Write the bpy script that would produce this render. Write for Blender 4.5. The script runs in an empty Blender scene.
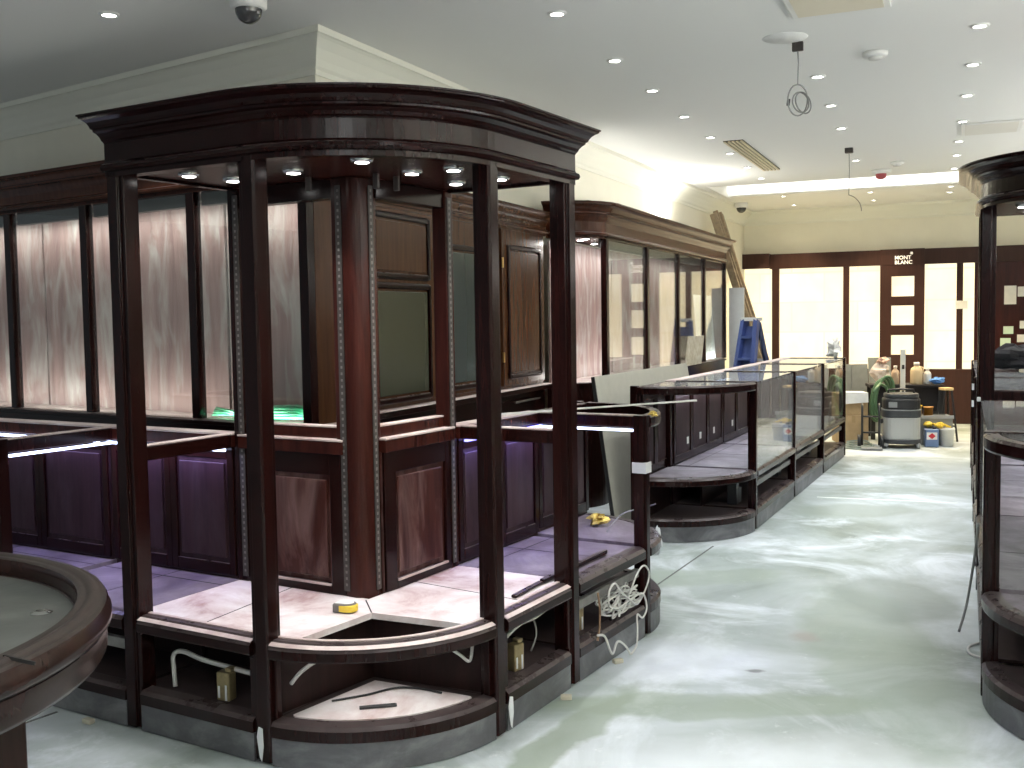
import bpy, bmesh, math, random
from math import sin, cos, pi, radians, sqrt
from mathutils import Vector, Matrix
random.seed(7)
S = bpy.context.scene
COL = S.collection

# ------------------------------------------------------------------ materials
def newmat(name):
    m = bpy.data.materials.new(name); m.use_nodes = True
    nt = m.node_tree; b = nt.nodes['Principled BSDF']
    return m, nt, b
def N(nt, kind, **kw):
    n = nt.nodes.new(kind)
    for k, v in kw.items():
        if k in n.inputs.keys() if hasattr(n.inputs, 'keys') else False: n.inputs[k].default_value = v
        else: setattr(n, k, v)
    return n
def coords(nt, scale, kind='Object'):
    tc = nt.nodes.new('ShaderNodeTexCoord'); mp = nt.nodes.new('ShaderNodeMapping')
    mp.inputs['Scale'].default_value = scale
    nt.links.new(tc.outputs[kind], mp.inputs['Vector']); return mp.outputs['Vector']
def noise(nt, vec, scale=1, detail=5, rough=.6, dist=0):
    n = nt.nodes.new('ShaderNodeTexNoise')
    n.inputs['Scale'].default_value = scale; n.inputs['Detail'].default_value = detail
    n.inputs['Roughness'].default_value = rough; n.inputs['Distortion'].default_value = dist
    nt.links.new(vec, n.inputs['Vector']); return n.outputs['Fac']
def ramp(nt, fac, stops):
    r = nt.nodes.new('ShaderNodeValToRGB'); e = r.color_ramp.elements
    while len(e) < len(stops): e.new(.5)
    for k, (p, c) in enumerate(stops):
        e[k].position = p; e[k].color = (*c, 1) if len(c) == 3 else c
    nt.links.new(fac, r.inputs['Fac']); return r.outputs['Color']
def mix(nt, fac, a, b):
    m = nt.nodes.new('ShaderNodeMix'); m.data_type = 'RGBA'
    for s, v in ((0, fac), (6, a), (7, b)):
        if isinstance(v, (int, float)): m.inputs[s].default_value = v
        elif isinstance(v, tuple): m.inputs[s].default_value = (*v, 1)
        else: nt.links.new(v, m.inputs[s])
    return m.outputs[2]
def math_(nt, op, a, b=0.0):
    m = nt.nodes.new('ShaderNodeMath'); m.operation = op; m.use_clamp = True
    for s, v in ((0, a), (1, b)):
        if isinstance(v, (int, float)): m.inputs[s].default_value = v
        else: nt.links.new(v, m.inputs[s])
    return m.outputs[0]
def flat(name, col, rough=.5, metal=0.0, spec=.5, var=0.0, nscale=14):
    m, nt, b = newmat(name)
    b.inputs['Roughness'].default_value = rough; b.inputs['Metallic'].default_value = metal
    b.inputs['Specular IOR Level'].default_value = spec
    if var:
        f = noise(nt, coords(nt, (1, 1, 1)), nscale, 4)
        c = ramp(nt, f, [(.3, tuple(x*(1-var) for x in col)), (.7, tuple(min(1, x*(1+var)) for x in col))])
        nt.links.new(c, b.inputs['Base Color'])
    else: b.inputs['Base Color'].default_value = (*col, 1)
    return m
def emit(name, col, strength):
    m, nt, b = newmat(name)
    b.inputs['Base Color'].default_value = (*col, 1)
    b.inputs['Emission Color'].default_value = (*col, 1); b.inputs['Emission Strength'].default_value = strength
    return m
def wood(name, dark, light, grain=(9, 9, .7), rough=.3, dust=(.33, .28, .28), dust_amt=.5, streak=0.0, coat=.0, spec=.20):
    m, nt, b = newmat(name)
    g = noise(nt, coords(nt, grain), 3, 6, .65, .6)
    base = ramp(nt, g, [(.3, dark), (.7, light)])
    if streak:                                      # wiped dust smears on the face
        sn = noise(nt, coords(nt, (5, 5, 1.3)), 1.6, 6, .62, .9)
        sf = ramp(nt, sn, [(.46, (0, 0, 0)), (.72, (streak, streak, streak))])
        base = mix(nt, sf, base, dust)
    geo = nt.nodes.new('ShaderNodeNewGeometry'); sx = nt.nodes.new('ShaderNodeSeparateXYZ')
    nt.links.new(geo.outputs['Normal'], sx.inputs[0])
    up = math_(nt, 'GREATER_THAN', sx.outputs[2], .6)   # settled plaster dust on upward faces
    dn = noise(nt, coords(nt, (1, 1, 1)), 7, 5, .7)
    da = ramp(nt, dn, [(.3, (dust_amt*.4,)*3), (.7, (dust_amt,)*3)])
    f = math_(nt, 'MULTIPLY', up, da)
    nt.links.new(mix(nt, f, base, dust), b.inputs['Base Color'])
    rr = math_(nt, 'ADD', math_(nt, 'MULTIPLY', f, .6), rough)
    nt.links.new(rr, b.inputs['Roughness'])
    b.inputs['Specular IOR Level'].default_value = spec
    return m
def dusty(name, a, b_, c, sc=(3, 3, 3), rough=.65, pts=(.32, .5, .68)):
    m, nt, b = newmat(name)
    f = noise(nt, coords(nt, sc), 1.4, 7, .66, .5)
    nt.links.new(ramp(nt, f, [(pts[0], a), (pts[1], b_), (pts[2], c)]), b.inputs['Base Color'])
    b.inputs['Roughness'].default_value = rough
    return m
def glass(name, tint=(.93, .97, .95), film=.0, filmcol=(.7, .7, .68)):
    m = bpy.data.materials.new(name); m.use_nodes = True; nt = m.node_tree; nt.nodes.clear()
    o = nt.nodes.new('ShaderNodeOutputMaterial'); t = nt.nodes.new('ShaderNodeBsdfTransparent')
    t.inputs[0].default_value = (*tint, 1)
    g = nt.nodes.new('ShaderNodeBsdfGlossy'); g.inputs['Roughness'].default_value = .02
    fr = nt.nodes.new('ShaderNodeFresnel'); ge = nt.nodes.new('ShaderNodeNewGeometry'); mi = nt.nodes.new('ShaderNodeMapRange')
    mi.inputs['To Min'].default_value = 1.5; mi.inputs['To Max'].default_value = 1/1.5
    nt.links.new(ge.outputs['Backfacing'], mi.inputs['Value']); nt.links.new(mi.outputs[0], fr.inputs['IOR'])
    mx = nt.nodes.new('ShaderNodeMixShader'); nt.links.new(fr.outputs[0], mx.inputs[0])
    nt.links.new(t.outputs[0], mx.inputs[1]); nt.links.new(g.outputs[0], mx.inputs[2])
    last = mx.outputs[0]
    if film:
        d = nt.nodes.new('ShaderNodeBsdfDiffuse'); d.inputs[0].default_value = (*filmcol, 1)
        f = noise(nt, coords(nt, (2, 2, 2)), 2.5, 6, .7)
        fc = ramp(nt, f, [(.3, (film*.4,)*3), (.7, (film,)*3)])
        m2 = nt.nodes.new('ShaderNodeMixShader'); nt.links.new(fc, m2.inputs[0])
        nt.links.new(last, m2.inputs[1]); nt.links.new(d.outputs[0], m2.inputs[2]); last = m2.outputs[0]
    nt.links.new(last, o.inputs[0]); return m

M = {}
M['mahog'] = wood('mahogany', (.0068, .0018, .0015), (.0165, .0038, .0031), rough=.20, dust_amt=.20, coat=.25)
M['mahog_red'] = wood('mahogany_red', (.019, .0042, .003), (.046, .0105, .007), rough=.27, dust_amt=.55, coat=.2)
M['mahog_smear'] = wood('mahogany_smeared', (.024, .0062, .005), (.056, .015, .0105), rough=.36, streak=.40, dust=(.30, .20, .19))
M['mahog_brown'] = wood('mahogany_brown', (.040, .0145, .006), (.080, .031, .013), rough=.25, dust_amt=.5, coat=.2)
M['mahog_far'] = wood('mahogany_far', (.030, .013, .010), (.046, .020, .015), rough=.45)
M['panel_dark'] = wood('dark_back_panel', (.017, .0075, .009), (.038, .017, .019), rough=.42, dust_amt=.2, streak=.12, dust=(.22, .17, .19))
M['case_back'] = wood('dusty_case_back', (.15, .085, .080), (.27, .18, .17), grain=(4, 4, .35), rough=.5, streak=.85, dust=(.38, .365, .35))
M['deck_white'] = dusty('dusty_pink_deck', (.33, .19, .18), (.55, .45, .44), (.70, .65, .64), (2.2, 2.2, 2.2), .7, (.30, .44, .6))
M['deck_grey'] = dusty('dusty_grey_deck', (.085, .062, .075), (.16, .13, .155), (.26, .225, .25), (2.5, 2.5, 2.5), .6)
M['ledge'] = dusty('dusty_glint_ledge', (.35, .25, .24), (.52, .42, .40), (.62, .54, .52), (3, 3, 3), .55)  # pale tone holds settled dust and the bright sheen on ledges
M['skirt'] = dusty('scuffed_steel_skirting', (.055, .055, .058), (.090, .090, .096), (.17, .17, .175), (3, 3, 5), .42)
M['niche'] = wood('niche_wood', (.011, .005, .0045), (.025, .011, .0095), rough=.5, dust_amt=.14)
M['niche_grey'] = flat('grey_channel', (.16, .155, .15), .5, var=.25)
M['strip'] = flat('steel_strip', (.055, .047, .043), .45, .3, var=.3, nscale=40)
M['brownstrip'] = flat('brown_strip', (.20, .12, .07), .6)
M['packer'] = flat('packer_wood', (.50, .46, .36), .7)
M['slot'] = flat('bright_slot', (.17, .155, .145), .5)
M['hole'] = flat('slot_black', (.012, .011, .010), .7)
M['glass'] = glass('clear_glass', film=.03)
M['glass_dusty'] = glass('dusty_glass', film=.20, filmcol=(.62, .60, .60))
M['glass_top'] = glass('counter_glass', (.9, .96, .94), film=.16, filmcol=(.6, .6, .62))
M['glass_dark'] = flat('dark_olive_glass', (.045, .047, .030), .18, spec=.6)
M['glass_slate'] = flat('dark_slate_glass', (.040, .052, .050), .18, spec=.6)
M['wall'] = flat('cream_wall', (.76, .735, .62), .8, var=.03, nscale=3)
M['ceil'] = flat('white_ceiling', (.80, .80, .77), .85)
M['cove'] = flat('cove_plaster', (.76, .755, .66), .8)
M['white_metal'] = flat('white_metal', (.75, .75, .72), .4)
M['grille'] = flat('beige_grille', (.62, .54, .38), .45)
M['dark'] = flat('matt_black', (.012, .012, .012), .5)
M['black'] = flat('black_plastic', (.022, .022, .023), .38)
M['chrome'] = flat('chrome', (.6, .6, .6), .2, 1.0)
M['brass'] = flat('brass', (.62, .42, .14), .3, 1.0)
M['gold'] = flat('gold_foil', (.72, .55, .16), .28, .85)
M['lamp'] = emit('halogen_lamp', (1, .97, .92), 26)
M['lamp_fill'] = emit('added_fill_tube', (1, .98, .94), 2.0)  # glow of the added fill units only
M['lamp_case'] = emit('case_lamp', (1, .98, .95), 20)
M['led'] = emit('blue_white_led', (.62, .70, 1.0), 5.0)
M['led_blue'] = emit('violet_led', (.28, .26, 1.0), 3.0)
M['white_cable'] = flat('white_cable', (.62, .61, .58), .5)
M['grey_cable'] = flat('grey_cable', (.28, .28, .27), .5)
M['ballast'] = flat('brass_ballast', (.30, .235, .12), .38, .5, var=.3)
M['tape'] = flat('white_tape', (.66, .67, .68), .55)
M['board'] = flat('grey_board', (.44, .43, .37), .6, var=.05)
M['board_white'] = flat('white_board', (.62, .64, .66), .5, var=.05)
M['ladder'] = flat('old_ladder_wood', (.27, .21, .14), .7, var=.35)
M['rung'] = flat('ladder_rung', (.62, .50, .30), .6)
M['blue'] = flat('blue_paint', (.045, .075, .24), .4)
M['card'] = flat('cardboard', (.42, .29, .15), .8, var=.12)
M['paper'] = flat('white_paper', (.72, .71, .68), .7, var=.05)
M['pinkbag'] = flat('pale_bag', (.74, .64, .58), .6, var=.15)
M['green'] = flat('green_hose', (.10, .19, .09), .5)
M['greenwrap'] = flat('green_wrap', (.012, .17, .075), .35, var=.5)
M['vac_grey'] = flat('vacuum_canister', (.42, .43, .42), .38, .3)
M['vac_dark'] = flat('vacuum_head', (.035, .038, .042), .4)
M['yellow'] = flat('yellow', (.72, .52, .05), .5, var=.1)
M['bluecloth'] = flat('blue_cloth', (.10, .26, .62), .8)
M['jug'] = flat('yellow_jug', (.70, .55, .34), .4)
M['bluetin'] = flat('blue_tin', (.14, .21, .38), .35)
M['red'] = flat('red_mark', (.55, .03, .04), .4)
M['plastic_grey'] = flat('grey_plastic', (.22, .23, .23), .5)
M['woodpale'] = flat('pale_wood', (.62, .44, .20), .6)
M['cloth_dark'] = flat('dark_cloth', (.014, .013, .016), .9)
M['tray'] = dusty('grey_tray', (.055, .06, .056), (.105, .11, .10), (.19, .195, .18), (2.5, 2.5, 2.5), .3)
M['tape_grey'] = flat('tape_body', (.13, .12, .115), .45)
M['rod_white'] = flat('rod_white', (.75, .74, .70), .4)
M['plastic_grey2'] = flat('mid_grey_plastic', (.30, .31, .32), .5)
M['blue_dark'] = flat('dark_blue_paint', (.02, .035, .10), .45)
M['speckle'] = dusty('speckled_board', (.45, .38, .26), (.62, .57, .46), (.72, .70, .62), (14, 14, 14), .7)
M['rag_pink'] = flat('pink_rag', (.70, .48, .40), .8)
M['brownbottle'] = flat('brown_white_bottle', (.52, .40, .30), .4)
M['hose_grey'] = flat('grey_green_cable', (.22, .26, .22), .5)
M['woodorange'] = flat('orange_brown', (.50, .24, .05), .5)
M['sign'] = emit('sign_white', (.95, .93, .88), .25)
M['alarm'] = flat('alarm_red', (.35, .06, .07), .5)
M['greenpaper'] = flat('pale_green_paper', (.55, .68, .55), .7)
M['tablewood'] = wood('worn_table_mahogany', (.012, .0055, .0045), (.028, .012, .0095), rough=.24, dust=(.15, .145, .13), dust_amt=.30)

def floor_mat():
    m, nt, b = newmat('dusty_screed')
    v = coords(nt, (1, 1, 1))
    a = noise(nt, v, .62, 6, .6, 1.0); s = noise(nt, coords(nt, (1, 1.15, 1)), 1.15, 8, .66, .8); f = noise(nt, v, 9, 6, .75)
    base = ramp(nt, a, [(.32, (.215, .25, .22)), (.46, (.33, .375, .36)), (.62, (.46, .505, .515))])
    d = ramp(nt, s, [(.47, (0, 0, 0)), (.54, (.35, .35, .35)), (.64, (.92, .92, .92))])
    c = mix(nt, d, base, (.67, .71, .75))
    sp = ramp(nt, f, [(.60, (0, 0, 0)), (.74, (.5, .5, .5))])
    c = mix(nt, sp, c, (.80, .82, .82))
    tc = nt.nodes.new('ShaderNodeTexCoord'); nz = nt.nodes.new('ShaderNodeTexNoise'); nz.inputs['Scale'].default_value = 2.2; nz.inputs['Detail'].default_value = 5
    nt.links.new(tc.outputs['Object'], nz.inputs['Vector'])
    wob = nt.nodes.new('ShaderNodeVectorMath'); wob.operation = 'MULTIPLY_ADD'
    nt.links.new(nz.outputs['Color'], wob.inputs[0]); wob.inputs[1].default_value = (.35, .35, 0); nt.links.new(tc.outputs['Object'], wob.inputs[2])
    def patch(c, cx, cy, rx, ry, rot, col, amt, edge=.25):
        mp = nt.nodes.new('ShaderNodeMapping'); mp.vector_type = 'TEXTURE'
        mp.inputs['Location'].default_value = (cx+.175, cy+.175, 0); mp.inputs['Rotation'].default_value = (0, 0, rot); mp.inputs['Scale'].default_value = (rx, ry, 1)
        nt.links.new(wob.outputs[0], mp.inputs[0])
        ln = nt.nodes.new('ShaderNodeVectorMath'); ln.operation = 'LENGTH'; nt.links.new(mp.outputs[0], ln.inputs[0])
        f = ramp(nt, ln.outputs['Value'], [(0, (amt,)*3), (max(.01, 1-edge), (amt*.9,)*3), (1, (0, 0, 0))])
        return mix(nt, f, c, col)
    c = patch(c, .95, 2.95, 1.0, .75, -.2, (.72, .76, .79), .85, .35)      # swept white plaster dust
    c = patch(c, .75, 4.45, .55, .30, 0, (.68, .72, .78), .6, .5)
    c = patch(c, .72, 3.92, .80, .13, 0, (.235, .285, .21), .65, .25)         # grey-green bands in the screed
    c = patch(c, 1.62, 4.55, .34, 1.3, -.15, (.255, .31, .245), .62, .25)
    c = patch(c, 1.98, 5.4, .36, .55, -.3, (.20, .235, .205), .66, .3)
    c = patch(c, 1.1, 5.9, .6, .22, .1, (.28, .33, .27), .7, .3)
    c = patch(c, 2.6, 7.9, .55, .3, .1, (.27, .31, .27), .7, .3)
    c = patch(c, .98, 4.28, .05, .035, 0, (.10, .10, .10), .8, .5)
    c = patch(c, 1.35, 4.75, .09, .12, 0, (.33, .30, .27), .8, .5)
    c = patch(c, .15, 3.55, .10, .75, -.55, (.235, .28, .215), .85, .3)
    nt.links.new(c, b.inputs['Base Color'])
    nt.links.new(ramp(nt, s, [(.3, (.34,)*3), (.7, (.6,)*3)]), b.inputs['Roughness'])
    b.inputs['Specular IOR Level'].default_value = .5
    return m
M['floor'] = floor_mat()
def window_mat():
    m, nt, b = newmat('papered_window_glow')
    g = coords(nt, (1, 1, 1))
    n = noise(nt, coords(nt, (1.2, 1.2, .8)), 1.6, 3)
    br = nt.nodes.new('ShaderNodeTexBrick'); br.inputs['Scale'].default_value = 1.0
    tc = nt.nodes.new('ShaderNodeTexCoord'); mp = nt.nodes.new('ShaderNodeMapping'); mp.inputs['Rotation'].default_value = (radians(90), 0, 0)
    nt.links.new(tc.outputs['Object'], mp.inputs[0]); nt.links.new(mp.outputs[0], br.inputs['Vector'])
    br.inputs['Color1'].default_value = (1, .86, .57, 1); br.inputs['Color2'].default_value = (1, .90, .66, 1)
    br.inputs['Mortar'].default_value = (1, .84, .53, 1); br.inputs['Mortar Size'].default_value = .012
    br.inputs['Brick Width'].default_value = .9; br.inputs['Row Height'].default_value = .42
    c = mix(nt, ramp(nt, n, [(.4, (0, 0, 0)), (.7, (.7, .7, .7))]), br.outputs['Color'], (1, .82, .48))
    b.inputs['Base Color'].default_value = (.25, .22, .16, 1)
    nt.links.new(c, b.inputs['Emission Color']); b.inputs['Emission Strength'].default_value = 1.12
    return m
M['window'] = window_mat()

# ------------------------------------------------------------------ mesh builder
class MB:
    def __init__(s): s.v = []; s.f = []; s.sm = []
    def add(s, vs, fs, smooth=False):
        o = len(s.v); s.v += [tuple(p) for p in vs]; s.f += [tuple(i+o for i in f) for f in fs]; s.sm += [smooth]*len(fs); return s
    def box(s, x0, x1, y0, y1, z0, z1):
        return s.add([(x, y, z) for z in (z0, z1) for x, y in ((x0, y0), (x1, y0), (x1, y1), (x0, y1))],
                     [(3, 2, 1, 0), (4, 5, 6, 7), (0, 1, 5, 4), (1, 2, 6, 5), (2, 3, 7, 6), (3, 0, 4, 7)])
    def cbox(s, c, sx, sy, sz, rot=None):
        R = rot or Matrix.Identity(3); c = Vector(c)
        vs = [c + R @ Vector((x*sx/2, y*sy/2, z*sz/2)) for z in (-1, 1) for x, y in ((-1, -1), (1, -1), (1, 1), (-1, 1))]
        return s.add(vs, [(3, 2, 1, 0), (4, 5, 6, 7), (0, 1, 5, 4), (1, 2, 6, 5), (2, 3, 7, 6), (3, 0, 4, 7)])
    def beam(s, a, b, w, h, up=(0, 0, 1)):
        a, b = Vector(a), Vector(b); d = (b-a).normalized(); u = Vector(up)
        x = d.cross(u)
        if x.length < 1e-4: x = d.cross(Vector((1, 0, 0)))
        x.normalize(); y = x.cross(d)
        R = Matrix((x, d, y)).transposed()
        return s.cbox((a+b)/2, w, (b-a).length, h, R)
    def prism(s, pts, z0, z1):
        n = len(pts); A = sum(pts[i][0]*pts[(i+1) % n][1]-pts[(i+1) % n][0]*pts[i][1] for i in range(n))
        if A < 0: pts = pts[::-1]
        vs = [(x, y, z0) for x, y in pts] + [(x, y, z1) for x, y in pts]
        fs = [tuple(range(n-1, -1, -1)), tuple(range(n, 2*n))] + [(i, (i+1) % n, n+(i+1) % n, n+i) for i in range(n)]
        return s.add(vs, fs)
    def sweep(s, path, prof, smooth=False):
        """prof: closed outline of (offset to the right of the path, z)"""
        P = [Vector(p) for p in path]; n = len(P); k = len(prof); vs = []
        for i in range(n):
            d0 = (P[i]-P[i-1]).normalized() if i else None
            d1 = (P[i+1]-P[i]).normalized() if i < n-1 else None
            if d0 is None: d0 = d1
            if d1 is None: d1 = d0
            n0 = Vector((d0.y, -d0.x)); n1 = Vector((d1.y, -d1.x)); m = (n0+n1)
            m = m/ m.length_squared*2 if m.length > 1e-6 else n0
            for o, z in prof: vs.append((P[i].x+m.x*o, P[i].y+m.y*o, z))
        fs = []
        for i in range(n-1):
            for j in range(k):
                a = i*k+j; b_ = i*k+(j+1) % k
                fs.append((a, b_, b_+k, a+k))
        fs += [tuple(range(k-1, -1, -1)), tuple(range((n-1)*k, n*k))]
        A = sum(prof[i][0]*prof[(i+1) % k][1]-prof[(i+1) % k][0]*prof[i][1] for i in range(k))
        if A > 0: fs = [f[::-1] for f in fs]
        fs = [f[::-1] for f in fs]
        return s.add(vs, fs)
    def tube(s, pts, r, n=8, closed=False):
        P = [Vector(p) for p in pts]; m = len(P); vs = []; ref = None
        for i in range(m):
            if closed: t = P[(i+1) % m]-P[i-1]
            else: t = P[min(i+1, m-1)]-P[max(i-1, 0)]
            t.normalize()
            if ref is None:
                ref = Vector((0, 0, 1)) if abs(t.z) < .9 else Vector((1, 0, 0))
            x = (ref - t*ref.dot(t))
            if x.length < 1e-4: x = t.orthogonal()
            x.normalize(); ref = x; y = t.cross(x)
            rr = r[i] if isinstance(r, (list, tuple)) else r
            for j in range(n):
                a = 2*pi*j/n; vs.append(P[i]+x*cos(a)*rr+y*sin(a)*rr)
        fs = []
        for i in range(m if closed else m-1):
            for j in range(n):
                a = i*n+j; b_ = i*n+(j+1) % n; c = ((i+1) % m)*n
                fs.append((a, b_, c+(j+1) % n, c+j))
        if not closed: fs += [tuple(range(n-1, -1, -1)), tuple(range((m-1)*n, m*n))]
        return s.add(vs, fs, True)
    def lathe(s, prof, c=(0, 0), n=48, a0=0, a1=2*pi):
        full = abs(a1-a0-2*pi) < 1e-6; m = n if full else n+1; k = len(prof); vs = []
        for i in range(m):
            a = a0+(a1-a0)*i/n
            for r, z in prof: vs.append((c[0]+r*cos(a), c[1]+r*sin(a), z))
        fs = []
        for i in range(n):
            for j in range(k-1):
                a = i*k+j; b_ = ((i+1) % m)*k+j
                fs.append((a, b_, b_+1, a+1))
        return s.add(vs, fs, True)
    def blob(s, c, r, seed=0, amp=.25, n=10, m=14):
        rnd = random.Random(seed); vs = []; c = Vector(c)
        ph = [rnd.uniform(0, 6.28) for _ in range(9)]
        for i in range(n+1):
            th = pi*i/n
            for j in range(m):
                p = 2*pi*j/m
                k = 1+amp*(sin(3*p+ph[0]+2*th)*.4+sin(5*th+ph[1]+p)*.35+sin(7*p+ph[2])*.25*sin(th)+rnd.uniform(-.25, .25)*min(1, sin(th)*3))
                vs.append((c.x+r[0]*k*sin(th)*cos(p), c.y+r[1]*k*sin(th)*sin(p), c.z+r[2]*k*cos(th)))
        fs = [(i*m+j, (i+1)*m+j, (i+1)*m+(j+1) % m, i*m+(j+1) % m) for i in range(n) for j in range(m)]
        return s.add(vs, fs, False)
    def build(s, name, mat, parent=None, bevel=0.0, smooth=False, label=None, kind=None):
        me = bpy.data.meshes.new(name); me.from_pydata(s.v, [], s.f); me.validate()
        bm = bmesh.new(); bm.from_mesh(me); bmesh.ops.remove_doubles(bm, verts=bm.verts, dist=1e-6)
        bmesh.ops.recalc_face_normals(bm, faces=bm.faces); bm.to_mesh(me); bm.free()
        if len(me.polygons) == len(s.sm): me.polygons.foreach_set('use_smooth', [bool(x or smooth) for x in s.sm])
        elif smooth or all(s.sm): me.polygons.foreach_set('use_smooth', [True]*len(me.polygons))
        o = bpy.data.objects.new(name, me); COL.objects.link(o)
        me.materials.append(M[mat] if isinstance(mat, str) else mat)
        if parent: o.parent = parent
        if bevel:
            b = o.modifiers.new('soften', 'BEVEL'); b.width = bevel; b.segments = 2; b.limit_method = 'ANGLE'; b.angle_limit = radians(50)
        if label: o['label'] = label
        if kind: o['kind'] = kind
        return o
def B(*a): return MB().box(*a)
def tag(o, label, cat, group=None):
    o['label'] = label; o['category'] = cat
    if group: o['group'] = group
    return o
def thing(name, label, cat, loc=(0, 0, 0), rz=0.0, group=None):
    o = bpy.data.objects.new(name, None); COL.objects.link(o); o.empty_display_size = .1
    o.location = loc; o.rotation_euler = (0, 0, rz); return tag(o, label, cat, group)
def structure(o): o['kind'] = 'structure'; return o
def arc(cx, cy, r, a0, a1, n=18): return [(cx+r*cos(radians(a0+(a1-a0)*i/n)), cy+r*sin(radians(a0+(a1-a0)*i/n))) for i in range(n+1)]
def light(kind, name, loc, energy, color=(1, 1, 1), parent=None, rot=(0, 0, 0), size=None, size_y=None, spot=None, blend=.5, radius=None, spread=None):
    d = bpy.data.lights.new(name, kind); d.energy = energy; d.color = color
    if kind == 'AREA':
        d.shape = 'RECTANGLE'; d.size = size; d.size_y = size_y or size
        if spread: d.spread = spread
    if kind == 'SPOT': d.spot_size = radians(spot); d.spot_blend = blend
    if radius is not None and kind != 'AREA': d.shadow_soft_size = radius
    o = bpy.data.objects.new(name, d); COL.objects.link(o); o.location = loc; o.rotation_euler = rot
    if parent: o.parent = parent
    return o

# ------------------------------------------------------------------ camera
CP, CR_ = .0623, .0149
def make_camera():
    cp, sp = cos(CP), sin(CP); cr, sr = cos(CR_), sin(CR_)
    fw = Vector((0, cp, -sp)); R0 = Vector((1, 0, 0)); U0 = Vector((0, sp, cp))
    r = R0*cr-U0*sr; u = R0*sr+U0*cr
    cam = bpy.data.cameras.new('camera'); o = bpy.data.objects.new('camera', cam); COL.objects.link(o)
    cam.sensor_width = 36; cam.lens = 1037/1024*36; cam.clip_start = .05; cam.clip_end = 100
    mt = Matrix((r, u, -fw)).transposed().to_4x4(); mt.translation = (0, 0, 1.5); o.matrix_world = mt
    S.camera = o
make_camera()

# ------------------------------------------------------------------ frames of the place
A_R = radians(-23.5)                                        # aisle frame: s across, t along
UR = Vector((cos(A_R), sin(A_R))); VR = Vector((-sin(A_R), cos(A_R)))
def st(s, t, z=0.0): p = UR*s+VR*t; return (p.x, p.y, z)
ZC = 3.0
WALL_A = [(-6.2, 9.246), (-1.011, 5.553)]                   # left face of the built core, then its aisle face
FARC = st(-2.93, 15.3)[:2]

# ------------------------------------------------------------------ setting
def shell():
    p = [(-7, -3.2), (6.5, -3.2), (12, 12), (10, 20), (0, 22), (-7, 12)]
    structure(MB().prism(p, -.08, 0).build('floor', 'floor'))
    q = lambda s0, t0: st(s0, t0)[:2]
    T0, T1 = 12.05, 13.30
    m = MB(); m.prism([q(-13, -4), q(7, -4), q(7, T0), q(-13, T0)], ZC, ZC+.25); m.prism([q(-13, T1), q(7, T1), q(7, 19), q(-13, 19)], ZC, ZC+.25)
    m.prism([q(-13, T0), q(-2.75, T0), q(-2.75, T1), q(-13, T1)], ZC, ZC+.25); m.prism([q(2.4, T0), q(7, T0), q(7, T1), q(2.4, T1)], ZC, ZC+.25)
    m.prism([q(-2.75, T0), q(2.4, T0), q(2.4, T1), q(-2.75, T1)], ZC+.15, ZC+.25)
    structure(m.build('ceiling', 'ceil'))
    for t_, sg in ((T0, 1), (T1, -1)):
        o = B(-2.7, 2.35, min(0, sg*.07), max(0, sg*.07), ZC+.0, ZC+.02).build('trim_6', 'ceil'); o.location = st(0, t_); o.rotation_euler = (0, 0, A_R); structure(o)
        light('AREA', 'cove_light', st(-.2, t_+sg*.05, ZC+.04), 7, (1, .98, .95), None, (radians(180+sg*35), 0, A_R), 5.0, .03)
    # thin joint lines cut in the screed
    j = MB()
    def joint(a, b, w): j.beam((*a, .0005), (*b, .0005), w, .003)
    joint((.56, 5.28), (1.30, 6.70), .010); joint((-2.3, 3.2), (-1.79, 3.953), .012)
    structure(j.build('trim_1', flat('joint_grey', (.12, .125, .12), .7)))
    j2 = MB(); j2.beam((2.50, 8.47, .0006), (3.50, 8.10, .0006), .03, .003)
    structure(j2.build('trim_2', flat('joint_filler', (.80, .83, .80), .6)))
    structure(MB().sweep([WALL_A[0], WALL_A[1], FARC], [(0, 0), (0, ZC), (-.1, ZC), (-.1, 0)]).build('wall_left', 'wall'))
    cov = [(-.02, 2.80), (.012, 2.80), (.016, 2.825), (.03, 2.84), (.045, 2.87), (.075, 2.915), (.115, 2.955), (.13, 2.965), (.145, 2.968), (.15, 2.999), (-.02, 2.999)]
    structure(MB().sweep([WALL_A[0], WALL_A[1], FARC], cov).build('trim_3', 'cove'))
    # far wall
    a, b = st(-2.93, 15.3)[:2], st(3.2, 15.3)[:2]
    structure(MB().sweep([a, b], [(0, 0), (0, ZC), (-.1, ZC), (-.1, 0)]).build('wall_far', 'wall'))
    structure(MB().sweep([a, b], cov).build('trim_4', 'cove'))
    structure(MB().sweep([st(2.6, 15.3)[:2], st(2.6, -3.2)[:2]], [(0, 0), (0, ZC), (-.1, ZC), (-.1, 0)]).build('wall_right', 'wall'))
shell()

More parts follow.
